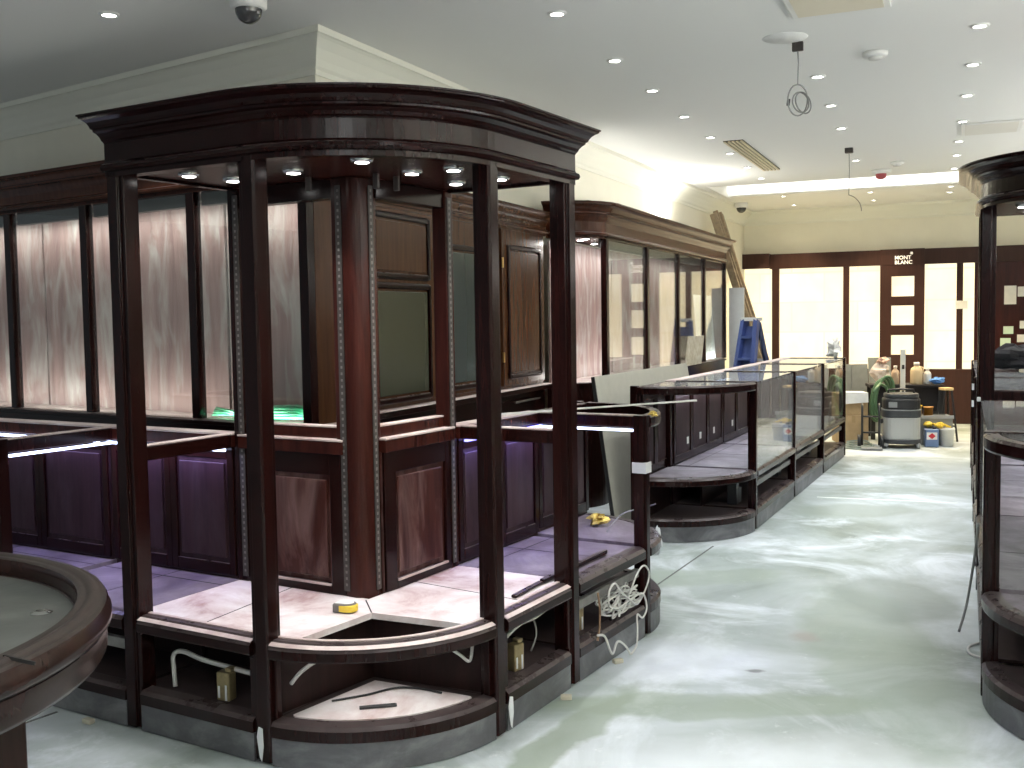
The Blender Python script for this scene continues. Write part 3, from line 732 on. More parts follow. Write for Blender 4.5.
def panel_cupboards():
    r = thing('panelled_cupboard', 'brown mahogany panelled cupboards with brass hinges behind the corner showcase', 'cupboard', st(-2.94, 0), A_R+pi/2)
    x0, x1 = 4.62, 7.44; D = .10
    B(x0, x1, .03, D, 1.0, 2.2).build('carcass', 'mahog_brown', r)
    B(x0, x1, .02, D, 0, .965).build('base', 'mahog', r)
    B(x0, x1, -.04, D, .965, 1.0).build('sill', 'mahog', r, .004)
    B(x0, x1, -.045, D, 1.0, 1.006).build('sill_top', 'ledge', r)
    def door(a, b, panels):
        m = MB(); zs = [1.04]
        f = B(a, b, .0, .028, 1.03, 2.13).build('door', 'mahog_brown', r, .004)
        for z0, z1, mat in panels:
            q = MB(); w = .03
            q.box(a+.08, a+.08+w, -.016, .0, z0, z1); q.box(b-.08-w, b-.08, -.016, .0, z0, z1); q.box(a+.08+w, b-.08-w, -.016, .0, z0, z0+w); q.box(a+.08+w, b-.08-w, -.016, .0, z1-w, z1)
            q.build('moulding', 'mahog', f, .008)
            B(a+.08+w+.012, b-.08-w-.012, -.008, .0, z0+w+.012, z1-w-.012).build('door_panel', mat, f, .004)
        return f
    door(4.80, 5.62, [(1.74, 2.10, 'mahog_brown'), (1.04, 1.71, 'glass_olive')])
    door(5.72, 6.56, [(1.06, 1.97, 'glass_slate2')])
    d = door(6.62, 7.40, [(1.08, 2.02, 'mahog_brown')])
    for z in (1.20, 1.86): B(6.605, 6.622, -.012, .0, z, z+.07).build('hinge', 'brass', d, .002)
    B(6.75, 7.22, -.035, -.02, .90, .915).build('handle', 'chrome', r, .003)
    m = MB(); m.sweep([(x0, 0), (x1, 0), (x1, D)], head_prof(2.13, 2.21)); m.build('frieze', 'mahog_brown', r)
    MB().sweep([(x0, 0), (x1, 0), (x1, D)], cornice_prof(2.20, 2.30, .08)).build('cornice', 'mahog_brown', r)
M['glass_olive'] = M['glass_dark']; M['glass_slate2'] = M['glass_slate']
panel_cupboards()

# ------------------------------------------------------------------ foreground round table
def round_table():
    r = thing('round_display_table', 'round dark mahogany display table with a recessed grey glass tray', 'table', (-1.5, 1.87, 0))
    R = .707
    rim = [(.640, .925), (.642, .944), (.650, .950), (.657, .946), (.663, .948), (.672, .953), (.680, .951), (.686, .945), (.691, .946), (.697, .944), (.702, .936), (.705, .924), (.709, .916), (.709, .904), (.700, .894), (.692, .888), (.640, .888), (.640, .925)]
    MB().lathe(rim, n=96).build('rim', 'tablewood', r)
    MB().lathe([(.698, .89), (.698, .846), (.692, .836), (.655, .836), (.655, .89)], n=96).build('apron', 'tablewood', r)
    MB().lathe([(.642, .93), (.640, .908), (.632, .903)], n=96).build('inner_wall', 'tablewood', r)
    MB().lathe([(0, .906), (.636, .906)], n=96).build('tray', 'tray', r)
    MB().lathe([(0, .9075), (.010, .911), (.016, .909), (.022, .9065)], (.515, .253), 20).build('grommet', 'chrome', r)
    for a in (-5, 85, 175, 265):
        c, s = cos(radians(a)), sin(radians(a))
        m = MB(); Rm = Matrix.Rotation(radians(a+35), 3, 'Z')
        m.cbox((.585*c, .585*s, .418), .062, .062, .836, Rm); m.build('leg', 'tablewood', r, .006)
    m = MB(); m.beam((.645, -.17, .951), (.706, -.19, .945), .004, .006); m.build('rim_joint', 'hole', r)
round_table()

# ------------------------------------------------------------------ ceiling things
def ordinal(i): return ['first', 'second', 'third', 'fourth', 'fifth', 'sixth', 'seventh', 'eighth', 'ninth', 'tenth', 'eleventh', 'twelfth'][i]
def downlight(s, t, label, e=30, group=None, vis=True):
    r = thing('downlight', label, 'downlight', st(s, t, ZC), 0, group)
    MB().lathe([(.032, -.004), (.034, -.010), (.046, -.008), (.050, .0)], n=24).build('bezel', 'white_metal', r)
    MB().lathe([(0, -.004), (.033, -.004)], n=20).build('lamp', 'lamp', r)
    light('SPOT', 'ceiling_spot', (0, 0, -.03), e*(3.6 if t > 13 else 1), (1, .80, .50) if t > 13 else (.95, .985, 1), r, spot=104, blend=.8, radius=.03)
E_D = 46
for i, t in enumerate((4.87, 5.89, 6.77, 7.75, 8.74, 9.68, 10.67, 11.6, 13.46, 14.6)):
    downlight(-1.847-.0285*(t-4.87), t, 'recessed ceiling downlight, %s from the camera in the left aisle row' % ordinal(i), E_D)
for i, t in enumerate((6.06, 6.97, 7.93, 8.98, 10.0, 10.86, 11.83, 13.46, 14.1)):
    downlight(.066-.0286*(t-6.06), t, 'recessed ceiling downlight, %s from the camera in the right-hand row' % ordinal(i), E_D)
for i, t in enumerate((6.864, 7.841, 8.832, 10.72, 13.588, 14.563)):
    downlight(-.853-.031*(t-6.864), t, 'recessed ceiling downlight, %s from the camera in the centre row' % ordinal(i), E_D)
downlight(-3.797, 3.921, 'recessed ceiling downlight alone near the left edge of the photo', E_D*.5)
for i, (s, t) in enumerate(((.1, 3.2), (-.9, 2.4), (-1.8, 3.0), (.12, 1.2), (-1.7, .8), (-.8, .2))):
    downlight(s, t, 'recessed ceiling downlight above the aisle before the camera view', E_D*.5, 'downlights overhead out of view')

def dome(s, t, label, rad=.085):
    r = thing('dome_camera', label, 'security camera', st(s, t, ZC))
    MB().lathe([(0, 0), (rad*.95, 0), (rad, -.02), (rad*.98, -.055), (rad*.8, -.065), (0, -.065)], n=32).build('housing', 'white_metal', r)
    MB().lathe([(rad*.74, -.06)]+[(rad*.72*cos(radians(a)), -.066-rad*.75*sin(radians(a))) for a in range(0, 91, 10)], n=32).build('dome', 'dome', r)
M['dome'] = flat('smoked_dome', (.05, .05, .05), .12, spec=.8)
dome(-3.02, 3.98, 'white ceiling dome camera above the tall corner showcase')
dome(-2.72, 14.0, 'small white dome camera near the far wall, above the ladder', .09)
def detector(s, t, label, rad=.07):
    r = thing('smoke_detector', label, 'smoke detector', st(s, t, ZC))
    MB().lathe([(0, 0), (rad, 0), (rad, -.018), (rad*.85, -.03), (0, -.03)], n=28).build('base', 'white_metal', r)
    MB().lathe([(rad*.55, -.03), (rad*.5, -.042), (0, -.042)], n=24).build('sensor_head', 'plastic_pale', r)
M['plastic_pale'] = flat('pale_plastic', (.55, .55, .53), .5)
detector(-.478, 6.40, 'round smoke detector on the ceiling, larger and nearer one')
detector(-.615, 11.07, 'round smoke detector on the ceiling, farther one by the red-tinted dome')
r = thing('ceiling_sounder', 'small red-bottomed ceiling sounder far down the aisle', 'alarm', st(-.80, 11.6, ZC))
MB().lathe([(0, 0), (.10, 0), (.095, -.03), (.06, -.04), (0, -.04)], n=24).build('base', 'white_metal', r)
MB().lathe([(.055, -.038), (.05, -.08), (.02, -.095), (0, -.095)], n=24).build('lens', 'alarm', r)
def wire(s, t, drop, label, loop):
    r = thing('hanging_cable', label, 'cable', st(s, t, ZC), A_R)
    if loop:
        MB().lathe([(0, 0), (.12, 0), (.117, -.003), (0, -.003)], (-.05, -.12), n=28).build('ceiling_disc', 'ceil', r)
        B(-.03, .03, -.012, .012, -.05, 0).build('hook', 'strip', r, .004)
    else: B(-.035, .035, -.03, .03, -.045, 0).build('hook', 'strip', r, .004)
    MB().tube([(0, 0, -.04), (.004, 0, -drop*.5), (0, 0, -drop)], .0035, 6).build('cord', 'grey_cable', r)
    if loop:
        for k, (a, b, ph, sh) in enumerate(((.05, .085, .0, 0), (.044, .075, .35, .006), (.048, .08, .6, .012))):
            pts = []
            for i in range(28):
                q = 2*pi*i/28; x = a*sin(q); z = -b*(1-cos(q))
                x2 = x*cos(ph)-z*sin(ph)*.4; pts.append((x2+sh, .02*sin(q+k), -drop+z*(1 if k == 0 else .78)-(0 if k == 0 else .04)))
            MB().tube(pts, .0042, 6, True).build('loop', 'grey_cable', r)
        m = MB(); m.tube([(-.048, 0, -drop-.075), (-.052, 0, -drop-.11)], .009, 8); m.build('wrap', 'dark', r)
    else:
        pts = [(.11*sin(a*.2)-.0, 0, -drop-.10*(1-cos(a*.2))-.03*a*.2) for a in range(9)]
        MB().tube(pts, .004, 6).build('tail', 'grey_cable', r)
        pass
wire(-.85, 5.97, .23, 'coiled cable hanging from a hook on the ceiling, nearer one', True)
wire(-.96, 9.93, .42, 'straight cable with frayed tail hanging from the ceiling, farther one', False)
M['panel_beige'] = flat('beige_panel', (.72, .66, .52), .6); M['panel_pale'] = flat('pale_panel', (.70, .68, .62), .6)
def vent():
    r = thing('air_vent', 'slotted beige linear air vent in the ceiling beside the left downlights', 'vent', st(-1.82, 9.98, ZC), A_R)
    B(-.085, .085, -.98, .98, -.006, 0).build('backing', 'dark', r)
    for i in range(5):
        x = -.080+i*.035
        B(x, x+.020, -.98, .98, -.016, -.004).build('slat', 'grille', r)
vent()
for s0, s1, t0, t1, lab, mat in ((-.80, -.335, 4.75, 5.46, 'beige access panel in the ceiling at the top edge of the photo', 'panel_beige'), (-.03, .42, 9.1, 9.65, 'pale access panel in the ceiling above the right-hand counters', 'panel_pale')):
    r = thing('ceiling_panel', lab, 'access panel', st(0, 0, ZC), A_R)
    B(s0, s1, t0, t1, -.014, -.001).build('frame', 'white_metal', r, .003); B(s0+.03, s1-.03, t0+.03, t1-.03, -.018, -.012).build('plate', mat, r)

# ------------------------------------------------------------------ small things on and about the near island
def at_isl(u, v, z): return isl(u, v, z)
r = thing('tape_measure', 'grey tape measure with a yellow side lying on the white dusty deck', 'tape measure', isl(-.57, .42, .429), A_I+.2)
MB().prism([(-.038, -.03)]+arc(.012, 0, .032, -90, 90, 10)+[(-.038, .03)], 0, .034).build('body', 'tape_grey', r, .005)
MB().prism([(-.012, -.0315)]+arc(.016, 0, .0335, -85, 40, 8)+[(-.01, -.01)], .004, .030).build('grip', 'yellow', r, .003)
MB().prism([(-.03, -.022)]+arc(.012, 0, .022, -90, 90, 8)+[(-.03, .022)], .034, .036).build('label', 'paper', r)
def ballast(u, v, rot, label):
    r = thing('ballast', label, 'transformer', isl(u, v, .151), A_I+rot)
    B(-.028, .028, -.022, .022, 0, .105).build('case', 'ballast', r, .006)
    B(.004, .03, -.014, .020, .105, .120).build('terminal_block', 'ballast', r, .004)
    B(-.020, -.012, -.0235, -.022, .012, .055).build('bracket', 'tape', r); B(.010, .018, -.0235, -.022, .004, .06).build('bracket', 'tape', r)
ballast(-.86, .10, .15, 'brass-coloured metal ballast in the left plinth niche of the corner showcase')
ballast(-.10, .86, pi/2-.2, 'brass-coloured metal ballast in the right plinth niche of the corner showcase')
ballast(-.12, 1.42, pi/2-.2, 'brass-coloured metal ballast behind the tangled white cable')
def cable(label, pts, rad=.006, mat='white_cable', group=None, sm=6, closed=False):
    P = [Vector(p) for p in pts]; out = []
    n = len(P)
    for i in range(n-1):                       # Catmull-Rom through the points
        p0, p1, p2, p3 = P[max(i-1, 0)], P[i], P[i+1], P[min(i+2, n-1)]
        for k in range(sm):
            t = k/sm
            out.append(.5*((2*p1)+(p2-p0)*t+(2*p0-5*p1+4*p2-p3)*t*t+(3*p1-p0-3*p2+p3)*t**3))
    out.append(P[-1])
    o = MB().tube(out, rad, 6).build('cable', mat)
    return tag(o, label, 'cable', group)
def I3(*p): return [isl(u, v, z) for u, v, z in p]
cable('pair of white cables bent over in the left plinth niche of the corner showcase', I3((-1.125, .10, .153), (-1.14, .11, .21), (-1.15, .12, .265), (-1.10, .12, .285), (-1.0, .12, .27), (-.85, .12, .262), (-.70, .12, .255), (-.60, .12, .25)), .009)
cable('white cable running behind the curved plinth niche of the corner showcase', I3((-.57, .12, .25), (-.53, .14, .30), (-.48, .20, .335), (-.40, .30, .35)), .007)
cable('white cable ends hanging in the curved niche by its right jamb', I3((-.20, .50, .345), (-.14, .53, .30), (-.11, .55, .275), (-.10, .555, .33)), .006)
cable('white cable strung along the right plinth niche of the corner showcase', I3((-.10, .62, .24), (-.11, .72, .262), (-.12, .83, .285), (-.13, .95, .30), (-.13, 1.06, .295), (-.12, 1.14, .31)), .007)
cable('grey cable drooping from the channel in the right plinth niche', I3((-.14, .85, .34), (-.16, .98, .30), (-.15, 1.08, .29), (-.14, 1.10, .22), (-.15, 1.07, .155)), .004, 'grey_cable')
cable('black wire lying across the white board in the curved niche', I3((-.50, .25, .159), (-.43, .36, .158), (-.38, .46, .159), (-.30, .50, .159), (-.20, .50, .159)), .004, 'dark')
r = thing('metal_bar', 'short dark metal bar lying in the curved niche of the corner showcase', 'metal bar', isl(-.325, .29, .1535), A_I+.72)
B(-.065, .065, -.010, .010, 0, .008).build('body', 'black', r, .002); B(.045, .058, -.004, .004, .008, .0095).build('slot', 'hole', r)
# tangled coil in the right arm's plinth
rnd = random.Random(3); pts = []
for i in range(95):
    a = i*.62; k = 1+.35*sin(i*1.7)
    pts.append(isl(-.03+.04*sin(i*.9)+rnd.uniform(-.012, .012), 1.66+.13*k*cos(a)+rnd.uniform(-.02, .02), .235+.04*k*sin(a)+.02*sin(i*.33)))
pts += I3((.012, 1.60, .20), (.015, 1.68, .26), (.02, 1.76, .34), (.02, 1.84, .36), (.02, 1.90, .31), (.02, 1.86, .25), (.02, 1.76, .20), (.02, 1.68, .24), (.02, 1.58, .30), (.02, 1.52, .35), (.02, 1.46, .33), (.02, 1.46, .27), (.02, 1.55, .235), (.02, 1.70, .24))
pts += I3((.03, 1.80, .24), (.04, 1.82, .17), (.045, 1.76, .14), (.045, 1.70, .17), (.045, 1.70, .10), (.05, 1.68, .04), (.05, 1.62, .012))
cable('tangled bundle of white cable spilling out of the plinth right of the corner showcase', pts, .0042, sm=5)
cable('loop of white cable hanging over the steel skirting below the tangled bundle', I3((.02, 1.34, .17), (.025, 1.40, .15), (.03, 1.44, .08), (.035, 1.46, .06), (.03, 1.52, .095), (.04, 1.58, .06), (.05, 1.61, .015)), .005)
cable('brown strip of cable hanging down beside the ballast behind the tangle', I3((.004, 1.38, .34), (.01, 1.385, .27), (.012, 1.375, .19), (.01, 1.36, .14)), .005, 'brownstrip')
tag(MB().blob(isl(-.42, 2.27, .462), (.046, .034, .022), 5, .8, 9, 12).build('foil', 'gold'), 'crumpled gold foil lying on the rounded counter end', 'foil')
cable('thin grey wire arching over the rounded counter end', I3((-.30, 2.12, .434), (-.28, 2.14, .47), (-.24, 2.2, .52), (-.12, 2.25, .56), (-.03, 2.1, .60)), .0035, 'grey_cable')
r = thing('rod', 'thin white rod lying across the counter tops right of the corner showcase', 'rod')
MB().beam((-.06, 4.78, 1.063), (.95, 5.39, 1.063), .010, .008).build('bar', 'rod_white', r)
MB().beam((.90, 5.36, 1.063), (.96, 5.396, 1.063), .011, .009).build('tip', 'paper', r)
tag(MB().blob((.640, 4.70, 1.062), (.018, .014, .011), 9, .6).build('foil', 'gold'), 'small scrap of gold foil on top of the taped end post', 'foil')
def post_tape(u, v, z0, z1, label):
    o = MB(); o.box(-.0645, .0045, -.0645, .0045, z0, z1)
    o = o.build('tape_band', 'tape'); o.location = isl(u, v); o.rotation_euler = (0, 0, A_I); return tag(o, label, 'tape')
post_tape(.0, SZ+.75-.003, .775, .825, 'band of white tape around the end post of the near island')
r = thing('wood_strip', 'loose dark wood strip lying along the deck edge of the right counter module', 'wood strip', isl(-.11, 1.40, .432), A_I+pi/2)
B(-.30, .30, -.012, .012, 0, .018).build('bar', 'mahog', r, .004)
r = thing('wood_strip', 'loose dark wood strip on the white deck beside the right post of the corner showcase', 'wood strip', isl(-.11, .98, .430), A_I+pi/2+.05)
B(-.12, .12, -.012, .012, 0, .012).build('bar', 'mahog', r, .004)
for k, (u, v, lab) in enumerate(((-1.45, -.035, 'small timber packer under the skirting left of the corner showcase'), (.03, 1.03, 'small timber packer under the skirting right of the corner showcase'), (.03, 1.52, 'small pale timber packer below the cable tangle'))):
    m = MB(); m.box(-.022, .022, -.013, .013, 0, .018); o = m.build('packer', 'packer', bevel=.003); o.location = isl(u, v); o.rotation_euler = (0, 0, A_I+k*.5); tag(o, lab, 'timber packer')
tag(MB().blob((.905, 6.49, .085), (.03, .03, .085), 17, .3).build('plastic_wrap', 'tape'), 'crumpled pale plastic by the foot of the middle row rounded end', 'plastic')
for u, v, a, lab in ((-RR, -.004, .1, 'torn scrap of white tape hanging at the foot of the left front post'), (.005, RR+.045, 1.4, 'torn scrap of white tape hanging at the foot of the right front post')):
    o = MB(); o.prism([(-.014, .0), (-.004, -.07), (.004, -.085), (.012, -.03), (.010, .03), (-.006, .035)], -.0015, .0015); o = o.build('tape_scrap', 'tape')
    o.location = isl(u, v, .10); o.rotation_euler = (pi/2, 0, A_I+a); tag(o, lab, 'tape')
# wrap, tags in the left wall showcase
c, s_ = cos(radians(-33.3)), sin(radians(-33.3))
def cl(x, y, z): return (-2.226+c*x-s_*y, 5.83+s_*x+c*y, z)
r = thing('wrap_bundle', 'bundle of shiny green wrap lying on the left wall showcase sill', 'wrap', cl(1.10, .09, 1.001), radians(-33.3))
for k in range(4):
    MB().tube([(-.42, .01*k, .012+.012*k), (-.2, .02-.01*k, .020+.014*(k % 2)), (.05, .015, .016+.016*k), (.22, .0, .03+.014*k), (.30, .02, .02+.01*k)], [.006, .010, .015, .018, .01], 7).build('fold', 'greenwrap', r)
for x, lab in ((-.72, 'small white tag on the back panel of the leftmost showcase bay'), (.98, 'small white tag in the right bay of the left wall showcase'), (.52, 'small white tag in the central bay of the left wall showcase')):
    m = MB(); m.box(-.03, .03, -.004, 0, -.025, .025); o = m.build('tag', 'paper'); o.location = cl(x, .285, 1.06); o.rotation_euler = (0, 0, radians(-33.3)); tag(o, lab, 'tag')

# ------------------------------------------------------------------ boards, ladders
def lean_board(name, label, a, b, top_shift, h, th, mat, edge=None, cat='board', z0=0.0, rc=.05):
    """board standing on the line a-b, leaning so that its top is shifted by top_shift"""
    a, b = Vector((*a, z0)), Vector((*b, z0)); x = (b-a).normalized(); L = (b-a).length
    y = (Vector((*top_shift, h))).normalized(); n = x.cross(y)
    H = Vector((*top_shift, h)).length
    r = thing(name, label, cat, a); R = Matrix((x, y, n)).transposed().to_4x4(); r.matrix_world = Matrix.Translation(a) @ R
    pts = [(0, 0), (L, 0), (L, H-rc)]+arc(L-rc, H-rc, rc, 0, 90, 6)+[(0, H)]
    MB().prism(pts, 0, th).build('sheet', mat, r)
    if edge: m = MB(); m.box(-.012, 0, 0, H, 0, th*1.2); m.build('edge_band', edge, r)
    return r
lean_board('leaning_board', 'large grey board leaning in the gap behind the middle counter row', (.68, 6.95), (1.64, 8.91), (-.14, .07), 1.10, .02, 'board', 'dark')
w = (UR*-1)
lean_board('leaning_board', 'narrow pale board standing at the far end of the lit wall showcase', st(-2.60, 12.64)[:2], st(-2.42, 12.64)[:2], (.0, .03), 1.84, .03, 'board_white', rc=.004)
lean_board('leaning_board', 'white board standing inside the last bay of the lit wall showcase', st(-2.72, 11.50)[:2], st(-2.72, 12.36)[:2], (-.05, .02), .74, .012, 'board_white', z0=1.003, rc=.004)
lean_board('leaning_board', 'pale speckled board propped on the lit wall showcase sill', st(-2.585, 10.35)[:2], st(-2.585, 11.05)[:2], (.03, -.01), .30, .012, 'speckle', z0=.999, rc=.004)
def ladder():
    r = thing('extension_ladder', 'old wooden extension ladder leaning on the wall past the lit showcase', 'ladder', st(-2.2, 13.0))
    o = Vector(st(-2.2, 13.0)); q = lambda s, t, z: Vector(st(s, t, z))-o
    for t, top in ((12.80, 2.76), (13.16, 2.78)):
        m = MB(); m.beam(q(-1.98, t, .0), q(-2.83, t, top), .05, .085, (0, 0, 1)); m.build('rail', 'ladder', r, .004)
    for t in (12.87, 13.09):
        m = MB(); m.beam(q(-2.07, t, .45), q(-2.82, t, 2.80), .04, .06); m.build('inner_rail', 'ladder', r, .004)
    for k in range(9):
        z = .28+k*.28; s = -1.98-.85*z/2.77
        m = MB(); m.tube([q(s, 12.78, z), q(s, 13.18, z)], .019, 8); m.build('rung', 'rung', r)
ladder()
def stepladder():
    r = thing('stepladder', 'blue stepladder standing before the papered window left of the first stile', 'stepladder', st(-2.22, 12.03), -.75)
    for sx in (-1, 1):
        m = MB(); m.beam((sx*.14, -.36, 0), (sx*.075, -.02, 1.45), .05, .10); m.build('front_rail', 'blue', r, .004)
        m = MB(); m.beam((sx*.14+.06, .36, 0), (sx*.075, .02, 1.42), .04, .05); m.build('rear_rail', 'blue_dark', r, .004)
    for k in range(5):
        z = .24+k*.25; w = .14-.065*z/1.45
        B(-w, w, -.36+.34*z/1.45-.05, -.36+.34*z/1.45+.05, z, z+.03).build('tread', 'blue', r, .003)
        if k < 4: m = MB(); m.beam((-w+.04, .36-.34*z/1.45, z), (w+.03, .36-.34*z/1.45, z), .025, .025); m.build('brace', 'tape', r)
    B(-.10, .10, -.07, .07, 1.44, 1.48).build('top_cap', 'tape', r, .004)
    m = MB(); m.add([(-.125, -.335, .05), (.125, -.335, .05), (.07, -.03, 1.38), (-.07, -.03, 1.38), (-.125, -.315, .05), (.125, -.315, .05), (.07, -.01, 1.38), (-.07, -.01, 1.38)],
          [(0, 1, 2, 3), (7, 6, 5, 4), (0, 4, 5, 1), (1, 5, 6, 2), (2, 6, 7, 3), (3, 7, 4, 0)]); m.build('kick_sheet', 'blue', r)
stepladder()

# ------------------------------------------------------------------ the clutter at the end of the aisle
def at_far(px, Y): return (px-512.8)*Y/1037.0
def zz(py, px, Y): return 1.5-(py-(319.3-.0155*(px-512)))*Y/1037.0
def box_thing(name, label, cat, x0, x1, y0, y1, z0, z1, mat, rz=0.0, group=None):
    r = thing(name, label, cat, ((x0+x1)/2, (y0+y1)/2, z0), rz, group); w, d, h = (x1-x0)/2, (y1-y0)/2, z1-z0
    B(-w, w, -d, d, 0, h).build('carton', mat, r, .006)
    B(-w*.12, w*.12, -d-.002, d+.002, h*.75, h+.002).build('packing_tape', 'tape_brown', r)
    m = MB(); m.box(-w+.01, w-.01, -.002, .002, h, h+.0015); m.build('flap_seam', 'hole', r)
    return r
M['tape_brown'] = flat('brown_tape', (.36, .24, .11), .35)
M['panel_grey'] = flat('grey_panel', (.22, .24, .235), .6, var=.08)
# hand-placed at the end of the aisle (metres; x right, y away from the camera, floor at 0)
box_thing('cardboard_box', 'lower cardboard box of the stack beside the middle counter row end', 'box', 3.80, 4.14, 11.95, 12.35, .0, .33, 'card', -.12)
box_thing('cardboard_box', 'upper cardboard box of the stack beside the middle counter row end', 'box', 3.80, 4.13, 11.97, 12.33, .332, .58, 'card', -.08)
r = thing('paper_sheet', 'white sheet of paper drooping over the upper cardboard box', 'paper', (3.96, 11.95, .583), -.08)
m = MB(); m.add([(-.13, .25, .012), (.15, .25, .006), (.15, .0, .008), (-.13, .0, .012), (-.13, -.012, -.12), (.15, -.014, -.10), (-.13, .25, .016), (.15, .25, .010), (.15, .0, .012), (-.13, .0, .016), (-.13, -.016, -.12), (.15, -.018, -.10)],
      [(0, 1, 2, 3), (3, 2, 5, 4), (6, 9, 8, 7), (9, 10, 11, 8), (0, 6, 7, 1), (1, 7, 8, 2), (2, 8, 11, 5), (5, 11, 10, 4), (4, 10, 9, 3), (3, 9, 6, 0)]); m.build('sheet', 'paper', r)
def standing_panel(label, x0, x1, y, z1, rz=0.0, lean=.12):
    r = thing('leaning_board', label, 'board', ((x0+x1)/2, y, 0), rz); w = (x1-x0)/2
    m = MB(); m.add([(-w, 0, 0), (w, 0, 0), (w, lean, z1), (-w, lean, z1), (-w, .025, 0), (w, .025, 0), (w, lean+.025, z1), (-w, lean+.025, z1)], [(0, 1, 2, 3), (7, 6, 5, 4), (0, 4, 5, 1), (1, 5, 6, 2), (2, 6, 7, 3), (3, 7, 4, 0)]); m.build('sheet', 'panel_grey', r)
    m = MB(); m.beam((0, lean*.1-.004, z1*.1), (0, lean-.008, z1-.03), .012, .008); m.build('batten', 'plastic_grey', r)
standing_panel('tall grey panel standing behind the cardboard boxes', 4.02, 4.42, 12.75, .88)
standing_panel('second grey panel standing behind the pale bag on the dark table', 4.50, 4.78, 12.95, .95)
def worktable():
    r = thing('work_table', 'low dark table under bottles and bags at the aisle end', 'table', (4.72, 12.45, 0), -.2)
    B(-.42, .42, -.22, .22, .62, .655).build('tabletop', 'cloth_dark', r, .004)
    for x in (-.38, .38):
        for y in (-.18, .18): B(x-.025, x+.025, y-.025, y+.025, 0, .62).build('leg', 'black', r, .003)
    B(-.355, .355, -.17, -.15, .34, .62).build('apron_panel', 'cloth_dark', r)
worktable()
tag(MB().blob((4.42, 12.40, .795), (.115, .10, .115), 11, .35).build('bag', 'pinkbag'), 'pale crumpled plastic bag on the left of the dark work table', 'bag')
tag(MB().blob((4.44, 12.38, .945), (.07, .05, .032), 4, .5).build('rag', 'rag_pink'), 'pinkish rag lying on top of the pale plastic bag', 'rag')
def bottle(label, x, y, z, h, rad, mat, capmat='paper', name='bottle', handle=False):
    r = thing(name, label, 'bottle', (x, y, z))
    MB().lathe([(0, 0), (rad*.95, 0), (rad, h*.04), (rad, h*.60), (rad*.85, h*.72), (rad*.40, h*.82), (rad*.38, h*.88), (0, h*.88)], n=22).build('body', mat, r)
    MB().lathe([(0, h*.86), (rad*.46, h*.86), (rad*.46, h), (0, h)], n=16).build('cap', capmat, r)
    if handle: MB().tube([(rad*.5, 0, h*.8), (rad*1.15, 0, h*.74), (rad*1.2, 0, h*.55), (rad*.9, 0, h*.5)], .010, 6).build('handle', mat, r)
bottle('white bottle with a brown body standing behind the spirit level', 4.60, 12.42, .657, .22, .045, 'brownbottle')
bottle('yellowish plastic jug with a pale cap on the dark table', 4.83, 12.36, .657, .26, .070, 'jug', handle=True)
bottle('smaller white plastic bottle beside the yellowish jug', 4.96, 12.36, .657, .19, .045, 'paper')
tag(MB().blob((5.05, 12.28, .70), (.075, .06, .036), 21, .5).build('cloth', 'bluecloth'), 'crumpled blue cloth at the right end of the dark table', 'cloth')
r = thing('spirit_level', 'pale spirit level propped upright behind the vacuum cleaner', 'spirit level', (4.58, 12.13, 0), -.1)
m = MB(); m.cbox((0, 0, .54), .055, .022, 1.08); m.build('bar', 'white_metal', r, .002)
for z in (.55, .85): B(-.014, .014, -.0125, -.011, z, z+.05).build('vial_slot', 'dark', r)
def vacuum():
    r = thing('vacuum_cleaner', 'grey industrial vacuum cleaner with black head on castors', 'vacuum cleaner', (4.37, 11.62, 0), -.25)
    ov = lambda f, n=28: [(f*(abs(cos(2*pi*i/n))**.6)*(1 if cos(2*pi*i/n) > 0 else -1)*.205, f*(abs(sin(2*pi*i/n))**.6)*(1 if sin(2*pi*i/n) > 0 else -1)*.19) for i in range(n)]
    MB().prism(ov(1.04), .05, .10).build('base', 'vac_dark', r, .006)
    MB().prism(ov(.98), .10, .345).build('canister', 'vac_grey', r, .006)
    MB().prism(ov(1.02), .345, .43).build('collar', 'vac_dark', r, .01)
    MB().prism(ov(.98), .43, .56).build('motor_head', 'black', r, .02)
    MB().prism(ov(.9), .56, .61).build('lid', 'vac_dark', r, .015)
    MB().prism([(x, y) for x, y in ov(1.03)], .425, .435).build('clip_band', 'plastic_grey', r)
    m = MB(); m.tube([(-.14, 0, .60), (-.13, 0, .645), (0, 0, .655), (.13, 0, .645), (.14, 0, .60)], .013, 8); m.build('handle', 'black', r)
    B(-.15, -.06, -.195, -.186, .46, .52).build('badge', 'plastic_grey', r)
    for x in (-.17, .17):
        for y in (-.15, .15):
            o = MB(); o.tube([(x-.016, y, .032), (x+.016, y, .032)], .032, 14); o = o.build('castor', 'plastic_grey', r)
            B(x-.022, x+.022, y-.01, y+.01, .03, .055).build('fork', 'chrome', o)
    m = MB(); m.tube([(-.19, -.06, .30), (-.22, -.07, .30), (-.23, -.07, .28)], .028, 10); m.build('hose_port', 'black', r)
vacuum()
pts = []
for k in range(3):
    for i in range(24):
        a = 2*pi*i/24; pts.append((4.255+.10*cos(a)+.02*k+.03*sin(a), 11.98-.03*k, .50+.24*sin(a)+.02*k))
pts += [(4.30, 11.9, .66), (4.22, 11.86, .70), (4.16, 11.80, .66), (4.10, 11.74, .61)]
o = MB().tube(pts, .017, 8).build('hose', 'green'); tag(o, 'coiled green hose hanging behind the left of the vacuum cleaner', 'hose')
